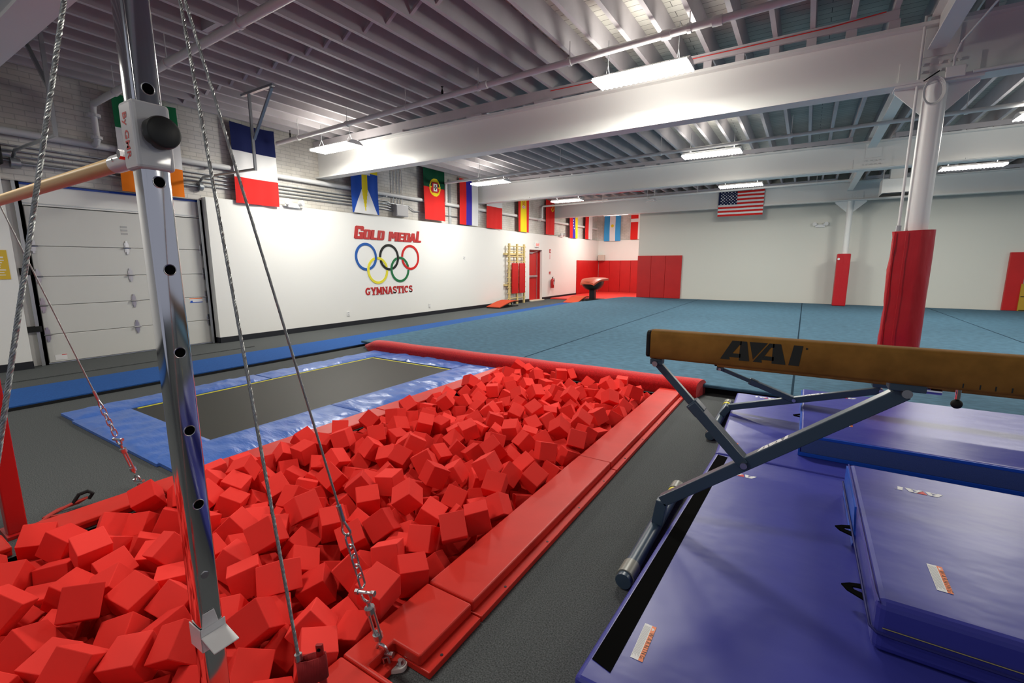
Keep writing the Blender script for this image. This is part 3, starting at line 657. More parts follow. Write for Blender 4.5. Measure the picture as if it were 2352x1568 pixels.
def f_por(u, v):
    x, y = (u-.53)/.25, (v-.61)/.165; r = math.hypot(x, y)
    if abs(x) < .34 and abs(y+.02) < .40: return 'k' if (abs(x) < .09 and abs(abs(y)-.2) < .08 or abs(y) < .07 and abs(abs(x)-.2) < .06 or (abs(x) < .05 and abs(y) < .07)) else 'w'
    if abs(x) < .56 and abs(y) < .60: return 'm'
    if .82 < r < 1 or (r < .9 and (abs(y) < .06 or abs(x) < .05)) or (.62 < r < .82 and abs(y) > .5): return 'y'
    return 'd' if v > .60 else 'r'
def f_rus(u, v): return 'r' if u < .34 else 'u' if u < .665 else 'w'
def f_pol(u, v): return 'w' if v > .52 else 'r'
def f_spa(u, v):
    if .36 < u < .64 and .62 < v < .80: return 'm' if (int(u*34)+int(v*40)) % 2 else 'w' if v < .68 else 'y'
    return 'r' if u < .22 or u > .76 else 'y'
def f_sov(u, v):
    x, y = (u-.74)/.2, (v-.80)/.12; r = math.hypot(x, y)
    return 'y' if (.75 < r < 1 and not (x < -.2 and y > -.2)) or (abs(x-y) < .18 and r < .95) else 'r'
def f_ven(u, v):
    if .38 < u < .66 and abs(math.hypot((u-.98)*.9, (v-.5)*1.5)-.48) < .03 and int(v*24) % 2: return 'w'
    return 'r' if u < .36 else 'u' if u < .68 else 'y'
def f_two(u, v): return 'r' if u < .46 else 'w'
def f_arg(u, v):
    if math.hypot(u-.5, (v-.52)*1.6) < .085: return 'y'
    return 'w' if .33 < u < .68 else 'l'
def f_den(u, v): return 'w' if .42 < u < .58 or .60 < v < .71 else 'r'
flag('flag of green, white and orange bands behind the chrome upright', f_ire, 3.22, 4.12, 2.68, 4.17, PL, seed=1)
flag('flag of navy, white and red horizontal bands beside the garage door', f_fra, 5.0, 5.87, 2.69, 4.18, PL, seed=2)
flag('blue flag with yellow cross and white triangles, half hidden under the deep beam end', f_blu, 7.73, 8.58, 2.76, 4.18, PL, 60, 96, seed=3)
flag('green over red flag with round yellow crest on the brick wall', f_por, 10.27, 11.2, 2.80, 4.33, PL, 60, 96, seed=4)
flag('vertical red, blue and white flag beside the hanging light at the brick wall', f_rus, 11.92, 12.88, 2.77, 4.19, PL, seed=5)
flag('white over red flag hanging below the second deep beam', f_pol, 13.40, 14.33, 2.75, 4.19, PL, seed=6)
flag('red and yellow vertical striped flag with small crest', f_spa, 15.46, 16.28, 2.75, 4.19, PL, seed=7)
flag('plain red flag with small yellow emblem beside the pipe elbow', f_sov, 17.68, 18.50, 2.76, 4.19, PL, 60, 96, seed=8)
flag('red, blue and yellow vertical flag with white stars', f_ven, 20.03, 20.95, 2.73, 4.19, PL, seed=9)
flag('red and white vertical flag next to the alcove corner', f_two, 21.85, 22.74, 2.75, 4.19, PL, seed=10)
PB = lambda a, z, w: (a, 23.72-w, z)
flag('pale blue, white and pale blue flag with yellow sun on the alcove wall', f_arg, -9.17, -8.28, 2.70, 4.19, PB, seed=11)
flag('red flag with white cross at the far right of the alcove wall', f_den, -7.75, -6.82, 2.75, 4.19, PB, seed=12)
def f_usa(u, v):
    if u < .42 and v > .462:
        a, c = u/.42*11, (v-.462)/.538*9; ia, ic = int(a), int(c)
        return 'w' if (ia+ic) % 2 == 1 and .2 < a-ia < .8 and .2 < c-ic < .8 and 0 < ia < 11 else 'c'
    return 'r' if int(v*13) % 2 == 0 else 'w'
flag('striped red and white flag with navy starred corner on the farthest beam', f_usa, -2.88, -1.43, 3.20, 4.06, lambda a, z, w: (a, 18.63-w, z), 110, 65, amp=.010, seed=13)
# red banner lying up among the ceiling joists
def f_ban(u, v): return 'r' if (u+v*.6) % 1 < .62 else 'w'
o = flag('red and white flag tucked flat under the joists above the vault', f_ban, 0, 1, 0, 1, lambda a, z, w: (-7.2+1.9*a, 17.0+.6*z, 4.17+w), seed=14); o['group'] = 'flags hanging along the walls'

# ------------------------------------------------------------------ wall pads, wall bars
def wallpad(label, x0, x1, y0, y1, z0, z1, seams):
    o = MB().box(x0, x1, y0, y1, z0, z1).build('wall_pad', REDW, None, bevel=.012, origin=((x0+x1)/2, (y0+y1)/2, z0))
    return tag(o, label, 'wall pad', 'red wall pads')
for i, (a, b) in enumerate(((-9.44, -8.84), (-8.83, -8.26), (-8.25, -7.69), (-7.68, -7.05), (-7.04, -6.02))):
    wallpad(['red wall pad in the alcove corner, leftmost on the back wall', 'second red wall pad from the left on the alcove back wall', 'third red wall pad from the left on the alcove back wall', 'fourth red wall pad from the left on the alcove back wall', 'rightmost red wall pad on the alcove back wall'][i], a, b, 23.74, 23.8, .03, 1.70, 0)
wallpad('long red wall pad on the left wall beside the vault, nearer half', -9.5, -9.45, 21.0, 22.4, .02, 1.70, 0); wallpad('long red wall pad on the left wall beside the vault, running into the corner', -9.5, -9.45, 22.41, 23.74, .02, 1.70, 0)
for a, b, lb in ((-6.0, -5.44, 'left panel of the tall red pad at the left end of the far wall'), (-5.435, -4.86, 'middle panel of the tall red pad at the left end of the far wall'), (-4.855, -4.22, 'right panel of the tall red pad at the left end of the far wall')): wallpad(lb, a, b, 19.43, 19.5, .13, 1.85, 0)
wallpad('dark red wall pad at the right edge of the photo on the far wall', 5.04, 5.40, 19.40, 19.5, .13, 1.83, 0)
m = MB(); m.box(5.36, 5.75, 19.36, 19.40, .13, .92).box(5.38, 5.75, 19.33, 19.40, .15, .165, 1).box(5.38, 5.75, 19.345, 19.36, .55, .565, 1); tag(m.build('yellow_mat', [mat('yellow_vinyl', (.45, .28, .02, 1), .5), BLACK], None, origin=(5.55, 19.38, .13)), 'yellow mat edge leaning at the right edge of the far wall', 'mat')
m = MB(); m.box(-9.42, -9.08, 23.55, 23.73, 1.69, 2.0); t = tag(m.build('loudspeaker', mat('cream_speaker', (.62, .56, .48, 1), .5), None, bevel=.02, origin=(-9.25, 23.6, 1.69)), 'cream loudspeaker box fixed in the alcove corner above the red pads', 'loudspeaker')
MB().box(-9.40, -9.10, 23.54, 23.552, 1.72, 1.97).build('grille', mat('cream_grille', (.55, .50, .43, 1), .7), t)
t = thing('wall_bars', 'pale wooden wall bars ladder left of the red exit door', 'wall bars', (-9.4, 15.25, 0))
for y in (14.69, 15.25, 15.77): MB().box(-9.40, -9.33, y-.035, y+.035, .0, 2.27).build('upright', ASH, t, bevel=.004)
for z in (.23, .43, .635, .83, 1.02, 1.217, 1.405, 1.60, 1.79, 1.99, 2.175): MB().cyl((-9.365, 14.56, z), (-9.365, 15.89, z), .017, 10).build('rung', ASH, t, smooth=True)
for z in (.74, 1.89): MB().box(-9.5, -9.40, 14.50, 15.80, z-.035, z+.035).build('wall_bracket', ASH, t)
for a, b, lb in ((14.79, 15.22, 'left narrow red pad hanging on the wooden wall bars'), (15.32, 15.73, 'right narrow red pad hanging on the wooden wall bars')):
    tag(MB().box(-9.33, -9.28, a, b, .41, 1.555).build('hanging_pad', REDW, None, bevel=.012, origin=(-9.3, (a+b)/2, .41)), lb, 'pad')

# ------------------------------------------------------------------ vault, springboards, heater, fan
def springboard(label, x0, x1, y0, y1, h):
    t = thing('springboard', label, 'springboard', ((x0+x1)/2, (y0+y1)/2, 0)); n = 16
    prof = [(0, .03)]+[(i/n, .03+h*math.sin(min(1, i/n*1.15)*PI/2)**1.2-(.02*max(0, i/n-.8)/.2)) for i in range(1, n+1)]
    m = MB()
    for i in range(n):
        (a, za), (b, zb) = prof[i], prof[i+1]; ya, yb = y0+(y1-y0)*a, y0+(y1-y0)*b
        m.hexa([(x0, ya, za), (x1, ya, za), (x1, yb, zb), (x0, yb, zb), (x0, ya, za+.03), (x1, ya, za+.03), (x1, yb, zb+.03), (x0, yb, zb+.03)])
    m.build('carpet_top', mat('orange_red_carpet', (.52, .075, .035, 1), .9, spec=.1), t)
    m = MB(); m.box(x0+.01, x1-.01, y0+.02, y1, 0.005, .03)
    for i in range(n):
        (a, za), (b, zb) = prof[i], prof[i+1]; m.box(x0+.005, x1-.005, y0+(y1-y0)*a, y0+(y1-y0)*b, min(za, zb)-.02, min(za, zb)+.005)
    m.build('board', BLACK, t)
    for xx in (x0+.12, (x0+x1)/2, x1-.12):
        m = MB(); m.tube([(xx+.045*cos(q*.9), y0+(y1-y0)*.8+.045*sin(q*.9), .03+h*q/36) for q in range(30)], .006, 6); m.build('coil_spring', ZINC, t)
    return t
springboard('orange red springboard against the left wall below the wooden wall bars', -9.33, -8.78, 13.15, 14.40, .17)
springboard('orange red springboard in front of the vault table', -7.86, -7.28, 16.22, 17.42, .20)
t = thing('vault_table', 'vaulting table with orange red curved top and black underside in the alcove', 'vault table', (-7.5, 18.2, 0))
# tongue profile along Y: front (toward the run-up) curls down
m = MB(); nY, nX = 20, 12; y0, y1 = 17.72, 18.95
def ttop(s): return .93-.30*max(0, .42-s)**1.6*2.2+.02*s
def half(s): return .30+.18*math.sin(min(1, s*1.3)*PI/2) if s < .8 else .48-.5*(s-.8)**2
for i in range(nY+1):
    s = i/nY; hw = half(s)
    for j in range(nX+1):
        v = -1+2*j/nX; m.v.append((-7.52+hw*v, y0+(y1-y0)*s-.10*(1-abs(v))*0, ttop(s)-.05*abs(v)**4))
for i in range(nY+1):
    s = i/nY; hw = half(s)
    for j in range(nX+1):
        v = -1+2*j/nX; m.v.append((-7.52+hw*v, y0+(y1-y0)*s, ttop(s)-.05*abs(v)**4-.07))
W_ = nX+1; B_ = (nY+1)*W_
for i in range(nY):
    for j in range(nX):
        a = i*W_+j; m.f.append([a, a+1, a+W_+1, a+W_]); m.m.append(0); m.f.append([B_+a, B_+a+W_, B_+a+W_+1, B_+a+1]); m.m.append(0)
    for a, c in ((i*W_, (i+1)*W_), (i*W_+nX, (i+1)*W_+nX)): m.f.append([a, c, B_+c, B_+a]); m.m.append(0)
for a0 in (0, nY*W_):
    for j in range(nX): m.f.append([a0+j, a0+j+1, B_+a0+j+1, B_+a0+j]); m.m.append(0)
m.build('top_pad', mat('orange_red_leather', (.50, .085, .04, 1), .42), t, smooth=True)
m = MB(); n = 22
for i in range(9):
    a = PI/2*i/8; r = cos(a)
    for q in range(n): m.v.append((-7.52+.45*r**.7*cos(2*PI*q/n), 18.32+.58*r**.7*sin(2*PI*q/n), .80-.37*sin(a)))
for i in range(8):
    for q in range(n): j = (q+1) % n; m.f.append([i*n+q, i*n+j, (i+1)*n+j, (i+1)*n+q]); m.m.append(0)
m.f.append(list(range(n))); m.m.append(0)
m.build('underside_pad', mat('black_leather', (.022, .026, .022, 1), .33), t, smooth=True)
MB().box(-7.62, -7.40, 18.20, 18.42, .06, .46).build('column', NAVYB, t, bevel=.01)
MB().box(-7.85, -7.15, 17.95, 18.75, 0, .06).build('base', BLACK, t, bevel=.01)
m = MB(); m.prism([(-9.40, 18.1), (-8.05, 18.1), (-8.05, 18.85), (-6.05, 18.85), (-6.05, 23.7), (-9.40, 23.7)], lambda p, q, w: (p, q, w), .001, .05); tag(m.build('landing_mat', mat('bright_red_mat', (.70, .035, .025, 1), .5), None, bevel=.01, origin=(-7.7, 20.7, 0)), 'bright red landing mat covering the alcove floor', 'mat')
t = thing('unit_heater', 'white box heater hanging at the ceiling left of the thick column', 'heater', (1.95, 17.4, 3.44))
m = MB(); m.box(1.62, 2.30, 17.1, 17.7, 3.46, 3.86); m.build('casing', STEEL, t, bevel=.01)
m = MB()
for i in range(5): m.bar((1.65, 17.09, 3.47-.0+.0), (2.28, 17.09, 3.47), .04, .01)
m.box(1.64, 2.28, 17.12, 17.68, 3.44, 3.46); m.build('grille', BLACK, t)
m = MB(); m.box(1.80, 2.12, 17.25, 17.55, 3.86, 4.15); m.build('duct_collar', STEEL, t)
for x in (1.66, 2.26): MB().cyl((x, 17.4, 3.86), (x, 17.4, 4.21), .01, 8).build('hanger_rod', PIPEW, t)
t = thing('ceiling_fan', 'white ceiling fan left of the striped flag with stars', 'ceiling fan', (-4.88, 17.5, 3.75))
MB().cyl((-4.88, 17.5, 3.86), (-4.88, 17.5, 4.21), .012, 10).build('rod', PIPEW, t)
m = MB(); m.cyl((-4.88, 17.5, 3.76), (-4.88, 17.5, 3.86), .085, 20, r2=.05); m.build('motor', WPOW, t, smooth=True)
for q in range(3):
    a = 2*PI*q/3+.2; m = MB(); m.bar((-4.88+.07*cos(a), 17.5+.07*sin(a), 3.80), (-4.88+.60*cos(a), 17.5+.60*sin(a), 3.81), .11, .008); m.build('blade', WPOW, t)
# ------------------------------------------------------------------ floor areas
t = thing('spring_floor', 'wide blue grey carpeted spring floor filling the back of the hall', 'spring floor', (2.5, 12.5, 0))
m = MB()
m.prism([(-6.78, 5.58), (12.9, 5.58), (12.9, 19.42), (-6.5, 19.42), (-7.12, 15.4)], lambda a, b, w: (a, b, w), .09, .13); m.build('carpet_top', BLUEC, t, bevel=.012)
m = MB(); m.prism([(-6.70, 5.70), (12.8, 5.70), (12.8, 19.40), (-6.45, 19.40), (-7.05, 15.4)], lambda a, b, w: (a, b, w), .001, .089); m.build('spring_base', BLACK, t)
SEAM = mat('dark_seam', (.012, .03, .05, 1), .95, spec=.05)
for x in (-3.46, -.01, 3.35, 6.7): MB().box(x-.012, x+.012, 5.6, 19.4, .1295, .1312).build('seam', SEAM, t)
t = thing('vault_runway', 'long royal blue runway strip along the left wall', 'runway', (-7.38, 6, 0))
MB().prism([(-7.86, -4), (-6.88, -4), (-6.88, 5.6), (-7.10, 12), (-7.25, 16.2), (-7.86, 16.2)], lambda a, b, w: (a, b, w), .032, .045).build('carpet_top', RUNB, t)
MB().prism([(-7.86, -4), (-6.87, -4), (-6.87, 5.57), (-7.10, 12), (-7.26, 16.2), (-7.86, 16.2)], lambda a, b, w: (a, b, w), .001, .032).build('foam_base', BLACK, t)
m = MB(); m.prism([(-9.3, 1.8), (-8.55, 1.35), (-8.55, 4.6), (-9.3, 4.6)], lambda a, b, w: (a, b, w), .001, .012); tag(m.build('door_mat', CARPET, None, origin=(-8.9, 3, 0)), 'flat charcoal carpet piece in front of the garage door', 'mat')
# red padded roll in front of the spring floor
t = thing('carpet_roll', 'long red carpeted roll edging the near side of the blue spring floor', 'padded edge', (-3.7, 5.55, 0))
pr = [(5.405, .0), (5.392, .03), (5.390, .09), (5.398, .135), (5.42, .162), (5.47, .182), (5.54, .187), (5.60, .180), (5.66, .145), (5.66, .0)]
m = MB(); xs_ = [-6.55, -6.42, -6.30]+[-6.3+(5.25)*i/24 for i in range(1, 25)]+[-.98, -.93]
for i, x in enumerate(xs_):
    f_ = .25 if i == 0 else .75 if i == 1 else 1; g_ = .97 if i == len(xs_)-1 else 1
    wob = .004*sin(x*5)
    for y, z in pr: m.v.append((x+(.10*(y-5.4)*2 if i > len(xs_)-3 else 0), (5.50+(y-5.50)*f_) if f_ < 1 else y, (z*(f_ if f_ < 1 else 1)+(wob if z > .1 else 0)+(.05 if i == 0 else 0))*g_))
n = len(pr)
for i in range(len(xs_)-1):
    for j in range(n): q = (j+1) % n; m.f.append([i*n+j, i*n+q, (i+1)*n+q, (i+1)*n+j]); m.m.append(0)
m.f.append(list(range(n))); m.m.append(0); m.f.append([(len(xs_)-1)*n+j for j in range(n)]); m.m.append(0)
m.build('roll', REDC, t, smooth=True)

# trampoline
t = thing('trampoline', 'long floor level trampoline with black bed and blue pads', 'trampoline', (-4.98, 3.4, 0))
MB().box(-5.86, -4.12, 1.78, 5.05, .004, .02).build('bed', BED, t)
m = MB(); m.box(-5.815, -5.78, 1.85, 5.0, .0202, .0225).box(-5.80, -4.16, 4.96, 4.99, .0202, .0225); m.build('border_stripe', YEL, t)
def vpad(x0, x1, y0, y1, z0, z1, nx, ny, along, seed):
    rnd = random.Random(seed); ph = [rnd.uniform(0, 6) for _ in range(5)]; m = MB()
    for j in range(ny+1):
        for i in range(nx+1):
            u, v = i/nx, j/ny; e = min(1, min(u, 1-u)*6, min(v, 1-v)*14)
            a = (y0+(y1-y0)*v) if along == 'y' else (x0+(x1-x0)*u); c = u if along == 'y' else v
            rip = .006*sin(a*11+ph[0]+c*4)+.004*sin(a*23+ph[1]-c*6)+.003*sin(a*41+ph[2]+c*9)
            m.v.append((x0+(x1-x0)*u, y0+(y1-y0)*v, z0+(z1-z0)*(.55+.45*e)+rip*e))
    b = len(m.v); W = nx+1
    for j in range(ny+1):
        for i in range(nx+1): m.v.append((x0+(x1-x0)*i/nx, y0+(y1-y0)*j/ny, z0))
    for j in range(ny):
        for i in range(nx): a = j*W+i; m.f += [[a, a+1, a+W+1, a+W], [b+a, b+a+W, b+a+W+1, b+a+1]]; m.m += [0, 0]
    for i in range(nx):
        for a in (i, ny*W+i): m.f.append([a, a+1, b+a+1, b+a]); m.m.append(0)
    for j in range(ny):
        for a in (j*W, j*W+nx): m.f.append([a, a+W, b+a+W, b+a]); m.m.append(0)
    return m
vpad(-6.23, -5.83, 1.36, 3.30, .004, .05, 10, 60, 'y', 1).build('side_pad', BLUEV, t, smooth=True)
vpad(-6.21, -5.82, 3.32, 5.43, .004, .05, 10, 60, 'y', 2).build('side_pad', BLUEV, t, smooth=True)
vpad(-5.83, -4.00, 1.34, 1.80, .004, .048, 50, 12, 'x', 3).build('end_pad', BLUEV, t, smooth=True)
vpad(-5.80, -4.18, 5.02, 5.40, .004, .05, 44, 10, 'x', 4).build('end_pad', BLUEV, t, smooth=True)
vpad(-4.17, -3.63, 1.36, 2.98, .004, .052, 12, 50, 'y', 5).build('side_pad', BLUEV, t, smooth=True)
vpad(-4.16, -3.63, 2.99, 4.15, .004, .054, 12, 36, 'y', 6).build('side_pad', BLUEV, t, smooth=True)
vpad(-4.16, -3.63, 4.16, 5.38, .004, .052, 12, 38, 'y', 7).build('side_pad', BLUEV, t, smooth=True)

# pit edge pads
def edgepad(label, x0, x1, y0, y1, z, lip, notch=None):
    """lip: +1/-1 = side of the low outer step; notch = (y0,y1) cut from the outer side"""
    t = thing('pit_edge_pad', label, 'edge pad', ((x0+x1)/2, (y0+y1)/2, 0), 'red pads round the foam pit')
    fn = lambda a, b, w: (a, b, w)
    def outline(xa, xb):
        if not notch: return [(xa, y0), (xb, y0), (xb, y1), (xa, y1)]
        d = .135
        if lip > 0: P = [(xa, y0), (xb, y0), (xb, notch[0]), (xb-d, notch[0]), (xb-d, notch[1]), (xb, notch[1]), (xb, y1), (xa, y1)]
        else: P = [(xb, y1), (xa, y1), (xa, notch[1]), (xa+d*.6, notch[1]), (xa+d*.6, notch[0]), (xa, notch[0]), (xa, y0), (xb, y0)]
        Q = []
        for p in P:
            if not Q or p != Q[-1]: Q.append(p)
        return Q
    MB().prism(outline(x0, x1), fn, .03, z).build('pad_top', REDV, t, bevel=.009, seg=3)
    if lip > 0: MB().prism(outline(x0+.02, x1+.045), fn, .001, .03).build('base_flange', REDV, t, bevel=.004)
    else: MB().prism(outline(x0-.02, x1-.02), fn, .001, .03).build('base_flange', REDV, t, bevel=.004)
    if lip > 0:
        m = MB()
        k = int((y1-y0)/.4)
        for q in range(k): yy = y0+(y1-y0)*(q+.5)/k; m.cyl((x1+.03, yy, .03), (x1+.03, yy, .032), .006, 8)
        m.build('rivets', NAVYB, t)
    return t
edgepad('farthest red edge pad on the right side of the foam pit, meeting the red roll', -1.33, -1.08, 3.068, 5.36, .078, 1)
edgepad('long middle red edge pad on the right side of the foam pit', -1.33, -1.08, 1.40, 3.06, .08, 1)
edgepad('right side red edge pad of the pit, notched round the white anchor plate', -1.33, -1.08, .93, 1.392, .078, 1, notch=(.95, 1.075))
edgepad('nearest red edge pad at the bottom edge of the photo, below the white anchor plate', -1.33, -1.08, -.58, .925, .078, 1)
edgepad('farthest red edge pad on the left side of the pit beside the trampoline', -3.60, -3.37, 3.10, 5.36, .06, -1)
edgepad('middle red edge pad on the left side of the pit beside the trampoline', -3.60, -3.37, 1.165, 3.09, .06, -1, notch=None)
edgepad('left side red edge pad between the chain anchor and the red post', -3.58, -3.37, .58, 1.155, .06, -1, notch=(1.06, 1.125))
edgepad('left side red edge pad of the pit cut off by the photo\'s left edge', -3.58, -3.37, -.58, .47, .06, -1)

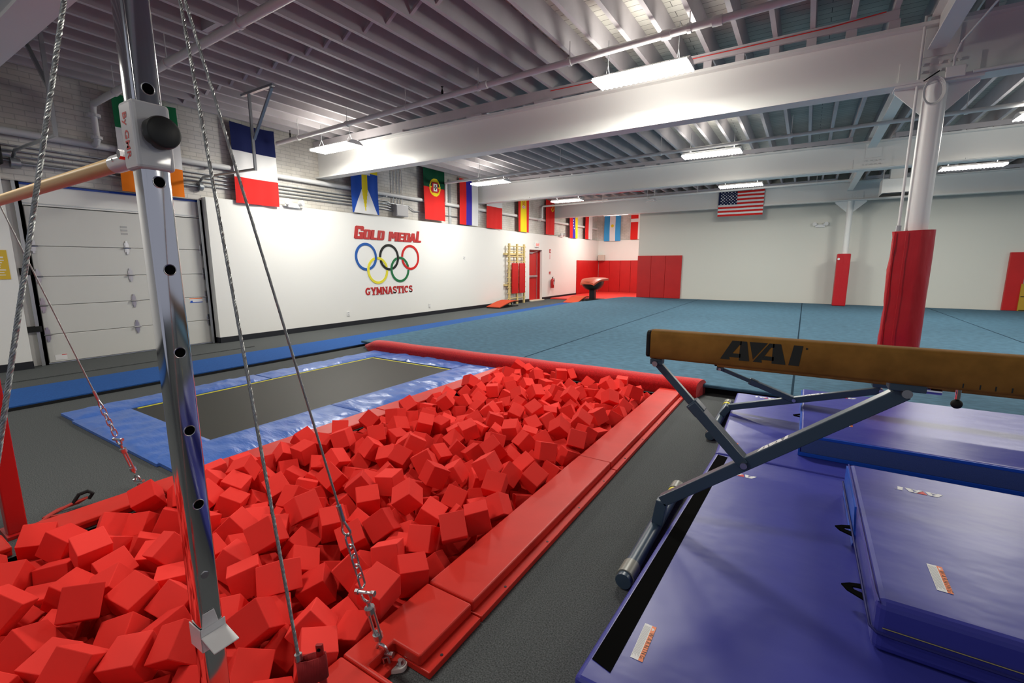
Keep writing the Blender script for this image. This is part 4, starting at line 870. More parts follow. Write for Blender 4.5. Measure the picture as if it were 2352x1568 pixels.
# ------------------------------------------------------------------ foam cubes
CUBES = "-1839,616,109,-891,-802,-1798;-1959,506,72,-152,-252,2247;-1713,825,109,-2327,-552,979;-2054,376,95,-344,2289,1823;-1432,890,56,1296,46,-607;-2370,320,59,741,2252,1111;-1414,1184,143,240,-2900,-1505;-2373,484,146,-1857,-576,-212;-2321,640,90,768,1124,2601;-1878,1023,118,-1122,-443,-1393;-1596,720,22,-511,-430,-2164;-2821,642,135,-2744,-4,1534;-1803,1154,12,-169,-1166,-2122;-2613,303,136,-694,-431,-555;-1894,799,62,-2156,94,-2342;-2148,1128,184,752,861,-86;-2220,744,38,-2400,449,398;-1428,1395,79,-79,-3075,901;-1422,1069,6,-2900,-246,259;-2536,855,113,-2563,-282,4;-2198,550,15,-345,-2647,-729;-1569,971,50,2739,798,485;-3088,606,94,1358,404,447;-2392,963,72,-1728,1904,-188;-2034,961,92,-2953,-162,-485;-2686,1061,90,-1445,1230,-1312;-2209,353,40,-1505,-171,2011;-3235,1018,119,441,498,-230;-3259,546,83,-1764,532,-553;-1881,1823,147,-1007,857,1190;-1659,876,-46,-2284,95,-1262;-1572,1629,80,-137,2521,-1354;-1703,593,1,-1606,-391,2207;-1913,1449,61,484,-321,998;-2219,997,83,1328,588,508;-2652,519,51,2054,-17,2129;-2260,1401,164,1461,948,-84;-1842,1587,97,2237,-475,-1106;-2963,383,67,1516,-480,2450;-2963,1205,118,-2866,886,893;-2081,1452,99,-145,-1266,-340;-1442,1711,147,-842,108,-2361;-1432,1911,106,-186,3096,-850;-1710,1278,61,2162,-540,-620;-1620,1429,80,1741,-360,-1016;-2504,614,74,-1887,470,-2355;-2386,803,28,1550,50,1087;-2931,536,16,291,76,-2184;-2854,1305,56,-1622,438,641;-2537,1173,73,1469,822,531;-3135,954,-3,-1819,744,1894;-2688,683,54,2414,162,-1516;-1954,2142,136,-1575,1033,-1995;-2116,1726,94,1568,308,-629;-1430,2102,77,642,2625,346;-2537,1790,107,868,-2657,27;-1744,1870,43,95,487,348;-2985,1036,34,-640,-1003,1709;-1965,1180,46,-2074,380,-664;-2164,1953,109,-1538,-130,244;-1430,2547,78,2133,-384,1343;-1775,735,-50,-1138,3,-2682;-2112,1270,38,0,2154,460;-1558,2268,112,1363,-898,-1120;-3266,847,8,-644,856,-845;-3129,1160,93,1315,-563,-62;-1702,2390,165,-2604,38,-1489;-2048,652,36,-112,513,-2979;-3102,1968,96,-225,-1774,1850;-2978,1394,99,-182,-403,-2531;-3063,1499,145,-1208,252,-869;-2847,1594,40,1075,811,2479;-2382,2257,106,574,2232,-819;-1748,2094,36,1977,-679,1657;-2801,2017,83,705,346,1746;-2488,422,-4,398,156,2574;-1804,933,17,-1228,2318,-57;-1439,1561,-6,-885,-2403,-99;-1521,2879,133,1267,221,783;-2980,2225,149,1444,-331,554;-1626,3324,153,-2150,2519,6;-1950,2343,65,1045,-75,1840;-2262,1794,117,-1813,918,589;-2244,924,-41,326,-752,-2805;-2724,2289,91,-940,-188,2848;-2514,1511,93,-1322,815,-1337;-2304,2968,114,1073,-1230,-1654;-2068,813,-21,44,-296,-1733;-1600,2490,76,689,-558,-553;-2692,850,15,-2928,40,816;-1798,3047,83,-685,68,2585;-1420,3206,136,1840,495,2138;-1846,2673,148,-954,247,-537;-1434,3100,22,39,1184,-2226;-2052,3246,83,-451,1195,1467;-2303,2578,33,-1848,614,-232;-2718,326,2,-1277,-714,-2470;-3101,2124,104,-1425,-314,2050;-2084,1400,-93,-716,223,939;-2709,2870,125,1870,-425,2126;-2407,2426,148,-1152,2111,1197;-3269,1914,57,-2706,515,1350;-2079,2733,31,2546,1058,459;-2867,872,-3,1821,-466,-2078;-1577,1127,-58,1854,143,-211;-2190,2292,118,459,-299,-912;-2813,445,-24,1585,-6,2563;-2685,3041,58,146,187,30;-3036,1611,30,203,-2303,748;-1570,4359,163,2525,413,896;-1525,3542,173,1159,-655,-2732;-1526,1792,14,-139,589,-3080;-2936,1763,5,-495,-200,-932;-2900,1468,-43,393,2462,-1533;-3139,1345,97,-1134,517,1989;-2837,2438,133,-1464,-648,-701;-2560,2299,59,-1340,413,-960;-2214,1388,12,408,844,-2641;-2867,2711,116,-435,-879,4;-1586,2721,58,964,-2994,-525;-1514,3886,112,339,2860,1069;-2080,3702,129,-502,-379,2790;-3212,2693,108,-2344,563,265;-2955,3436,142,616,111,-990;-2948,732,41,-2123,-18,522;-3273,2082,123,2365,236,-1503;-2338,4185,149,232,762,2895;-2752,2574,75,-1722,283,-163;-2229,197,20,238,-62,328;-3286,1428,100,-169,3084,-225;-1428,3395,112,-1462,-603,-2105;-2391,2872,27,-517,-2646,-75;-3262,1730,46,1869,198,-2513;-2785,2200,-27,766,-574,1889;-2252,3648,83,-421,545,-1500;-1982,4290,144,-1020,-642,-276;-2266,1228,103,1156,-127,-2289;-1434,4713,156,1950,119,2252;-1422,701,-5,83,1193,-1879;-2610,1319,-2,-2158,-1270,35;-2307,1720,3,-2157,259,2253;-1785,2412,19,996,1866,328;-2294,3333,90,-358,-1948,-2097;-3016,2822,155,-279,-205,198;-3237,3197,117,-2612,693,-43;-1793,2801,35,820,158,-1253;-2751,1730,-5,333,333,2478;-1417,2790,12,-958,-2908,-234;-1550,1263,38,-2166,-1102,590;-2023,3560,27,2195,-180,1051;-2586,621,-195,988,-266,-1437;-2116,1089,2,-660,-485,-1146;-3107,1832,-11,3035,653,-437;-2948,1979,7,-199,359,-652;-2026,1602,19,-2462,99,-163;-1434,4043,55,1188,523,520;-2515,3588,77,642,103,-1320;-2254,2753,16,-794,2869,-821;-3277,4259,121,1973,-597,-1913;-1933,1796,-3,217,2375,545;-2905,3665,79,2258,-205,-1342;-2872,4148,102,1665,-1622,445;-1808,485,-33,-71,3094,957;-1431,2408,-51,1166,128,670;-1938,3685,45,448,2816,1131;-2467,4054,125,951,2617,352;-1715,3210,52,-2516,686,-367;-1900,1291,-53,-2287,53,651;-2390,1110,13,330,-388,2931;-2558,2660,54,-1534,-707,-1539;-1686,1564,13,-42,3120,-1279;-2717,545,-96,-407,-442,-2199;-2685,4827,142,-881,-145,-2133;-3257,2407,99,-1419,2282,-537;-2334,3134,54,351,-2790,147;-1782,4870,129,1560,945,-283;-1788,1410,-42,2439,-731,52;-1401,1241,-26,-533,49,58;-1866,4007,52,950,1020,-287;-1940,2818,134,-815,-1046,1694;-2494,5120,134,-1577,46,598;-2474,3268,80,2114,882,0;-2858,3494,21,-1263,-196,-1862;-3000,2974,82,159,2618,-443;-2892,2329,23,-1046,-428,1303;-1702,2271,-30,-1472,-912,2312;-1768,1710,-24,-625,2657,137;-2032,2060,30,2659,-220,-432;-2724,3674,38,69,-2556,-1947;-1455,4416,62,627,2436,1203;-1882,2202,-28,244,-499,-10;-2627,4497,113,-583,-2904,1073;-1889,1092,-144,2901,-323,1397;-2654,2054,-24,101,-2696,1584;-3230,1578,104,-53,270,32;-1920,3315,29,1551,-256,-2764;-2406,965,-100,-2480,483,526;-2593,1691,-10,187,-421,-514;-2550,3952,28,-2507,-360,129;-2853,3849,58,-756,2437,-657;-2770,4369,92,-257,-2226,-563;-2285,4352,38,-2776,-580,746;-2006,3866,50,-1697,-174,-2632;-2638,1884,-11,-1486,747,708;-2288,4588,70,2693,-130,-750;-2319,3825,100,-206,2440,1209;-2198,3210,21,1513,-2528,367;-1999,4511,105,2710,-152,1336;-1431,4234,40,2147,-330,-1641;-2456,1803,-79,2974,-40,127;-1910,4700,61,-1683,208,1447;-2018,2569,-44,-830,148,-1841;-3130,5106,169,228,602,400;-3064,5259,88,1117,1992,-870;-2749,1392,-52,1491,-1359,-463;-2834,1849,-35,484,2112,1158;-2543,2491,99,-1565,976,600;-3082,4789,142,407,2721,-682;-2159,5199,36,607,-735,1016;-1426,3688,-4,-24,3049,-580;-3057,4149,74,-131,-791,-2955;-3232,4111,28,-690,369,2340;-2110,4383,59,1617,849,-1895;-2336,1930,53,-1782,-434,-2231;-2194,1879,-72,785,698,-519;-1428,1785,-120,1969,-216,1289;-3086,457,-26,-2154,-803,1068;-2282,2255,-46,-789,497,2748;-2530,4766,69,-1412,-90,2828;-1564,3220,3,-5,-2581,-381;-2461,5274,98,35,531,2909;-1906,629,-52,-2281,89,-1212;-2559,2882,-42,-721,2764,-306;-1599,4256,46,-501,-2009,-1370;-3119,3349,48,123,245,1956;-1729,4117,57,20,836,-2799;-3134,3672,112,2538,432,-1331;-3270,4614,39,-2213,745,1201;-2659,4105,68,-231,406,287;-1734,5203,114,1622,-78,1753;-3292,344,20,214,2398,-1574;-2839,3049,103,-1185,-902,1663;-1906,4175,31,374,2293,-1772;-3275,3653,43,2435,49,1528;-1738,5036,96,-2698,729,-1271;-2362,2117,35,252,2481,1104;-1591,2134,-19,-2187,1742,485;-2547,721,-29,-248,-737,-1427;-2858,2876,22,-321,-2639,-1106;-2487,3026,34,-406,135,2395;-2889,4496,101,-2212,29,748;-2337,5082,14,1070,-472,-1524;-1874,1978,0,-427,73,899;-1559,2542,-153,1359,349,-987;-2747,3196,21,1160,2070,143;-1908,4531,-8,-169,2846,-693;-1757,4680,58,-1226,730,1635;-3118,2476,5,1219,-317,-226;-1602,1950,14,2281,-364,-716;-2964,4000,55,2413,-599,-842;-1643,2882,1,2246,-460,1263;-1922,4874,70,1259,-407,-173;-2343,1508,74,226,584,2480;-3121,3508,46,-356,296,-42;-3103,4614,89,-1570,2206,-361;-2916,4687,81,-1049,1202,2171;-2019,4013,35,-229,-1960,613;-1578,4706,58,134,-726,61;-1901,1414,-230,454,1618,2305;-2174,2619,-63,742,504,-1429;-2552,3770,40,-203,2944,-999;-1579,2062,-188,979,-214,1912;-2502,2003,-7,-2864,394,-1136;-1416,2023,-79,1070,207,-2883;-2634,1527,-50,-718,-57,-203;-2929,4308,56,-812,439,238;-3060,4459,64,-2453,276,-1421;-1892,5125,91,464,-474,-97;-2484,1438,-32,-723,336,2930;-2477,4941,48,-1716,225,858;-1613,968,-200,-367,-1028,-2650;-1723,1046,-89,-2534,-120,948;-2197,2917,-27,667,-2914,768;-2688,3906,14,-1070,2999,266;-1434,4618,-3,-2257,-83,1348;-2504,482,-219,1546,250,157;-1890,1251,-220,-56,-139,1430;-1415,4796,4,-1190,-1106,-2056;-3023,879,-77,813,-213,-2061;-2192,2114,-9,1865,-2443,343;-1428,3322,-7,-411,-440,-935;-2294,668,-86,-1148,-280,2830;-2204,1568,0,26,545,-455;-2633,3323,2,-104,191,-2592;-3086,4995,68,258,-99,400;-2862,3323,4,-353,563,2035;-2246,4169,0,2576,-1062,760;-2382,1257,-25,-775,-2603,1310;-2262,2409,34,-564,667,1902;-2564,3170,2,1982,-332,806"
STUFF = "-3112,-448,-183,-456,-2530,1640;-2798,-404,-76,-806,-482,1404;-3275,-228,-65,-1079,775,-2741;-2360,-301,-116,-1092,-382,353;-3280,-108,-217,1006,1783,-1582;-3126,-154,-109,2635,247,-1559;-2640,-159,-147,-1912,-816,38;-2482,-142,-212,2175,-1298,799;-2166,-179,-210,-907,1324,471;-1990,-152,-201,1536,981,784;-1890,-81,-45,1134,-393,1782;-3294,16,-69,107,2392,-1379;-2701,2,-85,862,554,486;-2592,-10,-207,1890,1983,830;-2406,11,-132,1059,-2763,601;-1790,28,-137,-1959,380,-1155;-1436,27,-68,-649,2418,-790;-2924,170,-181,865,-747,424;-2720,272,-201,-1951,-2067,-508;-2594,158,-145,1013,96,-1611;-2150,137,-119,131,-2463,-1104;-2016,189,-200,1075,195,-2781;-1535,161,-77,451,559,2318;-1424,217,-200,348,1015,2202;-3094,346,-209,-1463,-376,2697;-2636,408,-95,882,2507,116;-1563,315,-155,-592,361,-410;-1432,279,28,1171,-372,-206;-3266,488,-74,-121,412,2093;-2850,587,-203,1878,-1068,-1467;-2238,416,-108,271,46,-1105;-2073,454,-64,627,2657,-288;-1914,453,-174,-821,2161,-52;-2166,568,-222,-1618,-168,-1508;-2001,614,-191,2570,-389,561;-1822,639,-204,-234,340,-1537;-1651,656,-198,-1118,2865,524;-2175,722,-180,1252,-432,-2831;-2053,804,-198,2435,-1055,-670;-1725,794,-221,39,2950,592;-1431,848,-105,2469,981,-922;-2678,928,-213,2129,-1837,622;-2068,958,-100,-717,-2255,-1233;-1805,936,-211,671,1865,177;-3141,1197,-107,-2420,-769,628;-2664,1104,-185,1027,-87,2228;-2233,1071,-153,656,-3093,371;-2048,1073,-187,2378,614,-794;-3027,1297,-48,673,-1969,100;-2053,1235,-120,-1966,-268,1579;-1752,1203,-193,1741,-34,2751;-1751,1378,-229,781,-1630,1099;-1649,1364,-91,-2179,607,-864;-2990,1582,-199,-325,-966,191;-2304,1580,-183,29,2738,187;-1566,1485,-105,2603,717,-824;-2159,1646,-193,-2582,-337,-1535;-2056,1705,-77,-2361,-170,259;-1908,1736,-174,1872,978,-983;-1603,1716,-109,-1260,576,-2370;-3083,2018,-95,-929,-431,1144;-2871,1907,-200,-896,-1143,550;-2351,1985,-122,-2146,-898,-774;-3222,2066,-24,2448,-500,1362;-1716,2010,-96,-559,295,181;-2684,2300,-109,-204,2501,-379;-2015,2172,-116,-1711,-950,-983;-3264,2387,-83,-1083,183,532;-2934,2441,-164,-1620,656,1207;-2646,2427,5,878,-672,906;-2200,2375,-136,661,760,1405;-1862,2442,-121,-538,262,-1830;-2574,2596,-181,2203,-161,-1148;-2446,2515,-38,860,2296,-1468;-2017,2476,-203,1291,-1810,-1448;-1438,2643,-59,735,-597,-1057;-1757,2723,-156,-1084,2836,-727;-1601,2698,-213,-1876,-70,-1209;-1808,2861,-214,212,-136,-801;-2792,3007,-83,389,-407,944;-2340,3022,-71,2614,-702,389;-1560,3200,-189,2601,697,-1387;-2317,3287,-84,-1860,-2155,147;-2172,3326,-148,427,376,1737;-1939,3486,-78,-2257,-510,209;-2186,3581,-210,-1327,-180,295;-1626,4180,-78,519,2905,-109;-3007,4333,-106,-2984,793,568;-1892,4815,-82,868,2424,1334;-2296,5257,-62,-2720,-233,-662;-3258,-441,-18,-934,-2928,-747;-3067,-439,57,1825,540,-581;-2912,-456,4,609,490,60;-2763,-376,115,-80,-2860,-930;-2655,-448,26,2163,380,-1084;-2499,-439,73,2218,-887,704;-2394,-446,-49,-2041,-687,-1461;-2320,-443,117,1779,74,2456;-2164,-451,16,-2011,-86,-2113;-3192,-287,80,1410,2647,-330;-3039,-302,153,76,-229,-770;-2967,-127,170,-154,-1375,714;-2890,-288,38,-986,-286,-2842;-2590,-291,-13,-19,515,1259;-2535,-237,152,2224,102,1845;-2433,-284,27,400,2956,1318;-2258,-309,35,1364,146,-2152;-2090,-304,-12,820,-1155,-1684;-1916,-286,86,1487,-1398,1639;-1748,-311,81,173,2484,-912;-1587,-180,163,-1266,12,2168;-3279,-84,49,-2445,-316,154;-3109,-146,48,-1317,-1347,-890;-2914,-110,-18,-676,-2848,-1131;-2759,-245,-23,-2278,48,409;-2700,-117,58,-603,885,437;-2557,-112,-8,-1073,-447,3035;-2378,-143,-8,1718,-140,-481;-2210,-123,-16,-790,-1093,-2288;-2045,-156,25,-1069,986,-362;-1910,-116,103,971,2704,201;-1721,-145,32,542,-2236,-423;-1476,-79,73,-1310,-78,1078;-3263,82,137,-98,2710,594;-3063,32,94,2262,-354,-1533;-2953,57,-40,-1589,-237,-185;-2795,16,40,-807,904,-131;-2611,18,144,-1226,-880,126;-2506,66,16,-323,-1931,1047;-2328,18,24,-1239,-289,2998;-2162,34,40,-98,163,1360;-1988,50,82,469,1002,-2106;-1914,219,78,760,-952,2222;-1782,-6,86,348,1972,-782;-1640,26,-35,481,-750,-2677;-1434,50,120,222,429,-408;-3269,162,-10,647,-2260,586;-3127,68,-66,-674,1914,187;-2993,221,-16,-386,214,-242;-2844,198,-10,51,2856,1293;-2681,132,27,-3106,567,-753;-2525,258,-25,393,-2860,-543;-2366,169,-34,-2199,-178,444;-2078,230,15,-1351,414,1885;-1910,127,-55,-1657,-2271,-487;-1717,162,-6,848,1217,83;-1568,174,85,439,-3005,1095;-1435,214,188,-1130,258,-1095;-3145,292,-30,1875,-760,-479;-1924,323,-67,-1019,-2636,-617;-1768,323,15,2012,-60,1515;-1610,412,-6,-1589,-525,1543;-1504,379,142,-446,589,648;-1536,565,-35,-1049,194,1458;-1434,415,-48,-29,-2753,943;-3100,756,-26,-820,-2198,-1440;-2744,1003,-67,-2412,-344,-1370;-2566,1019,-26,166,-523,-421;-3262,1079,-23,-1929,-1150,-560;-2847,1135,-6,114,3061,667;-2684,1194,-7,-2535,-1,-1983;-3104,1467,-46,-1430,-471,64;-2432,1603,-20,-683,-3052,61;-2035,1908,-56,-1758,46,24;-2967,2172,-26,-432,217,1105;-2505,2162,-57,-205,1085,-1623;-3103,2298,48,-1424,2398,677;-2078,2282,-3,1166,-281,477;-1482,2241,-60,-142,2620,-363;-3029,2345,-75,2150,711,-1553;-3280,2537,-50,-2144,1102,1234;-3134,2634,-31,1977,-199,-2165;-2996,2590,40,230,295,976;-2858,2512,-50,-1030,-2445,379;-1866,2564,6,-730,-389,1824;-1675,2482,-84,-537,-2909,526;-3282,2741,-51,435,-1262,-2231;-2709,2721,18,2888,68,353;-1697,2640,-9,-2109,606,1836;-3264,2903,-22,-1260,-377,1969;-3103,2808,-15,1196,2052,1033;-1417,2920,-64,937,-230,-239;-1873,2962,-19,-819,-828,-1354;-1610,3064,-19,-475,452,1781;-3004,3213,50,2021,-273,-1707;-1888,3154,-4,-2200,-654,1341;-3287,3350,38,-1177,3003,-258;-2493,3430,-26,2921,-103,1604;-2114,3421,5,-649,-2397,-411;-1771,3368,4,-258,516,831;-2669,3488,18,-354,559,367;-2348,3464,49,1646,-250,-1002;-2209,3536,-28,-454,853,-1796;-1645,3478,55,526,-2047,1784;-2414,3675,-26,92,2997,414;-1693,3704,8,-1504,914,1622;-3152,3780,-42,1631,-381,-1528;-3016,3810,-36,-72,1036,1693;-2423,3862,-59,-313,-469,-475;-2188,3795,4,-63,2216,-2069;-1834,3824,-1,1951,683,899;-1550,3794,-21,-681,-114,-154;-1428,3920,-72,1142,-495,2121;-3282,3983,-66,-1023,-34,-2855;-2790,4032,-31,1822,-215,-932;-2195,4010,21,48,-2655,1240;-1612,4008,44,2423,-185,-1174;-2421,4160,-14,1702,886,204;-2079,4157,-17,-2502,221,-1507;-2601,4324,53,-1876,343,-14;-2470,4297,13,112,-1138,-173;-1940,4332,-21,780,-2250,1669;-1769,4300,-10,-554,2062,-1061;-3274,4386,26,-2226,935,896;-1755,4471,-40,-442,-1365,73;-2753,4641,56,1096,292,1758;-2422,4657,21,-280,78,2703;-2210,4698,10,1648,356,949;-3275,4777,76,-2914,-517,-10;-2357,4820,28,878,63,1979;-2155,4864,6,411,2419,-1757;-1576,4885,71,-1315,700,-475;-3257,4940,92,1975,-2110,285;-2036,4988,-7,-1551,-1347,1228;-1499,5040,55,336,51,-1296;-2990,5123,-12,868,944,-1192;-2839,5111,87,-660,-2020,1894;-1427,5167,-49,-886,-2340,-649;-2804,5262,14,1829,-102,2711;-2639,5273,43,2885,184,103"
def parse(s): return [tuple(int(v) for v in q.split(',')) for q in s.split(';') if q]
S = .0655
def cube_mesh():
    m = MB(); m.box(-S, S, -S, S, -S, S); return m
proto = cube_mesh().build('foam_cube', FOAM, None, bevel=.0035, seg=2)
from mathutils import Euler
shades = [FOAM, mat('red_foam_bright', (.86, .048, .038, 1), .85, spec=.2, bump=.12, bscale=420, bdist=.001), mat('red_foam_deep', (.68, .026, .020, 1), .85, spec=.2, bump=.12, bscale=420, bdist=.001)]
meshes = [proto.data]
for s_ in shades[1:]:
    me_ = proto.data.copy(); me_.materials[0] = s_; meshes.append(me_)
first = True
for i, c in enumerate(parse(CUBES)):
    o = proto if first else proto.copy()
    if not first: COL.objects.link(o)
    first = False
    o.data = meshes[(i*7+i//5) % 3]
    o.location = (c[0]/1000, c[1]/1000, c[2]/1000); o.rotation_euler = Euler([v/1000 for v in c[3:6]])
    tag(o, 'red foam cube lying among the others in the foam pit', 'foam cube', 'red foam cubes in the pit')
m = MB()
for c in parse(STUFF):
    R = Euler([v/1000 for v in c[3:6]]).to_matrix(); p = Vector((c[0], c[1], c[2]))/1000
    P = [R @ Vector(q)*1.0+p for q in ((-S,-S,-S),(S,-S,-S),(S,S,-S),(-S,S,-S),(-S,-S,S),(S,-S,S),(S,S,S),(-S,S,S))]
    m.hexa(P)
o = m.build('foam_cubes', FOAM, None, bevel=.0035, seg=2, origin=(-2.3, 3.5, 0)); tag(o, 'mass of smaller looking red foam cubes filling the rest of the pit', 'foam cubes'); o['kind'] = 'stuff'

# ------------------------------------------------------------------ uneven bars
UX, UY = -1.396, .539
t = thing('uneven_bars', 'uneven bars with wooden rail on chrome uprights standing over the foam pit', 'uneven bars', (UX, UY, -.43))
UB = t
def upright(x, z0, z1, holes):
    m = MB(); h = .03; r = .007
    sec = []
    for sx, sy in ((1, -1), (1, 1), (-1, 1), (-1, -1)):
        for q in range(4):
            a = {(1,-1): -PI/2, (1,1): 0, (-1,1): PI/2, (-1,-1): PI}[(sx, sy)]+PI/2*q/3
            sec.append((x+sx*(h-r)+r*cos(a), UY+sy*(h-r)+r*sin(a)))
    m.prism(sec, lambda a, b, w: (a, b, w), z0, z1)
    u = m.build('upright', CHROME, t, smooth=True)
    if holes:
        for z in holes:
            m = MB(); m.cyl((x+h-.001, UY+.002, z), (x+h+.0006, UY+.002, z), .0125, 20)
            m.tube([(x+h+.0003, UY+.002+.0135*cos(q*PI/10), z+.0135*sin(q*PI/10)) for q in range(20)], .0013, 5, closed=True, mi=1)
            m.build('adjustment_hole', [HOLE, ZINC], u)
        m = MB(); m.cyl((x+h, UY-.004, .635), (x+h+.004, UY-.004, .635), .010, 6); m.build('bolt', ZINC, u)
    return u
upright(UX, -.42, 2.42, [.847-.2135*0+.2135*i for i in range(7)])
upright(-3.65, .02, 2.42, None)
m = MB(); m.box(-3.695, -3.615, UY-.04, UY+.04, .02, .95); m.build('base_sleeve', REDPNT, t, bevel=.006)
m = MB(); m.box(-3.76, -3.585, UY-.05, UY+.035, .001, .02); m.build('base_plate', REDPNT, t)
MB().box(UX-.08, UX+.08, UY-.08, UY+.08, -.44, -.42).build('base_plate', REDPNT, t)
# rail
zr = 1.768
MB().cyl((UX-.20, UY, zr), (-3.55, UY, zr-.012), .0195, 24).build('wooden_rail', WOODB, t, smooth=True)
m = MB(); m.cyl((UX-.055, UY, zr), (UX-.205, UY, zr), .0225, 24); m.build('rail_end_fitting', WPOW, t, smooth=True)
m = MB(); m.cyl((UX-.085, UY-.034, zr+.006), (UX-.085, UY-.018, zr+.006), .012, 6).cyl((UX-.16, UY-.0245, zr+.002), (UX-.16, UY-.02, zr+.002), .004, 8); m.cyl((UX-.088, UY-.01, zr+.016), (UX-.088, UY-.01, zr+.03), .010, 6); m.build('rail_bolt', CHROME, t)
MB().cyl((-3.6, UY, zr-.012), (-3.45, UY, zr-.012), .0225, 20).build('rail_end_fitting', WPOW, t, smooth=True)
# sliding housing
m = MB(); m.box(UX-.038, UX+.038, UY-.040, UY+.040, 1.728, 1.884); H_ = m.build('slider_housing', WPOW, t, bevel=.009, seg=3)
m = MB(); m.box(UX-.034, UX+.034, UY-.036, UY+.036, 1.7275, 1.8845); 
m = MB(); text_into(m, 'By GMR', .030, (UX-.004, UY-.0405, 1.806), (0, 0, -1), (1, 0, 0), bold=.0006, lift=.0, spacing=1.05); m.build('lettering', RINK, H_, fix=False)
kx, ky, kz = UX+.038, UY+.008, 1.812
m = MB(); n = 56; R_ = lambda a: .0355+.0030*abs(cos(3.5*a))**.6
for x_, f_ in ((.010, .80), (.014, 1), (.030, 1), (.036, .95), (.039, .80)):
    for q in range(n): a = 2*PI*q/n; r = R_(a)*f_ if x_ < .03 else .0375*f_; m.v.append((kx+x_, ky+r*cos(a), kz+r*sin(a)))
for i in range(4):
    for q in range(n): j = (q+1) % n; m.f.append([i*n+q, i*n+j, (i+1)*n+j, (i+1)*n+q]); m.m.append(0)
m.f.append(list(range(n))); m.m.append(0); m.f.append([4*n+q for q in range(n)]); m.m.append(0)
K_ = m.build('knob', mat('black_plastic', (.018, .02, .018, 1), .45), t, smooth=True)
MB().cyl((kx-.005, ky, kz), (kx+.012, ky, kz), .012, 14).build('knob_stem', ZINC, K_)
# white foot bracket low on the upright
m = MB(); m.box(UX-.034, UX+.034, UY-.034, UY-.0305, .405, .478).box(UX+.0305, UX+.034, UY-.034, UY+.034, .405, .478)
m.hexa([(UX+.034, UY-.034, .452), (UX+.105, UY-.034, .437), (UX+.105, UY+.034, .437), (UX+.034, UY+.034, .452), (UX+.034, UY-.034, .456), (UX+.105, UY-.034, .441), (UX+.105, UY+.034, .441), (UX+.034, UY+.034, .456)])
m.hexa([(UX+.0305, UY-.028, .478), (UX+.034, UY-.028, .478), (UX+.034, UY+.016, .478), (UX+.0305, UY+.016, .478), (UX+.0305, UY-.022, .522), (UX+.034, UY-.022, .522), (UX+.034, UY+.008, .522), (UX+.0305, UY+.008, .522)])
m.build('foot_bracket', WPOW, t, bevel=.003)

# guy cables with their fittings
def lerp(a, b, s): return tuple(a[i]+(b[i]-a[i])*s for i in range(3))
def rope(t, a, b, r):
    m = MB(); m.cyl(a, b, r*.8, 8)
    A, B = Vector(a), Vector(b); d = (B-A).normalized(); s_ = d.cross(Vector((0, 1, 0))).normalized(); c_ = d.cross(s_); L = (B-A).length
    turns = L/(r*9); N_ = int(turns*8)
    for st in range(6):
        m.tube([tuple(A+d*(L*i/N_)+(s_*cos(2*PI*turns*i/N_+st*PI/3)+c_*sin(2*PI*turns*i/N_+st*PI/3))*r*.62) for i in range(N_+1)], r*.40, 5)
    return m.build('wire_rope', CABLE, t, smooth=True, fix=False)
def link(m, c, d, sd, L, W, r):
    d, sd, c = Vector(d).normalized(), Vector(sd), Vector(c); sd = (sd-d*sd.dot(d)).normalized(); P = []
    for q in range(20):
        a = 2*PI*q/20; P.append(tuple(c+d*((L/2-W/2)*(1 if cos(a) > 0 else -1)+W/2*cos(a))+sd*W/2*sin(a)))
    m.tube(P, r, 7, closed=True)
def shackle(t, c, d, sd, k=1.0):
    d, c = Vector(d).normalized(), Vector(c); sd = Vector(sd); sd = (sd-d*sd.dot(d)).normalized()
    m = MB(); m.tube([tuple(c+sd*.016*k*cos(a)+d*(.016*k*sin(a)*1.3)) for a in [(-.25+1.5*q/14)*PI for q in range(15)]], .0045*k, 7)
    m.cyl(c-sd*.026*k-d*.013*k, c+sd*.026*k-d*.013*k, .005*k, 8).cyl(c-sd*.032*k-d*.013*k, c-sd*.022*k-d*.013*k, .0085*k, 6).cyl(c+sd*.022*k-d*.013*k, c+sd*.034*k-d*.013*k, .0085*k, 6)
    m.build('shackle', ZINC, t, smooth=True)
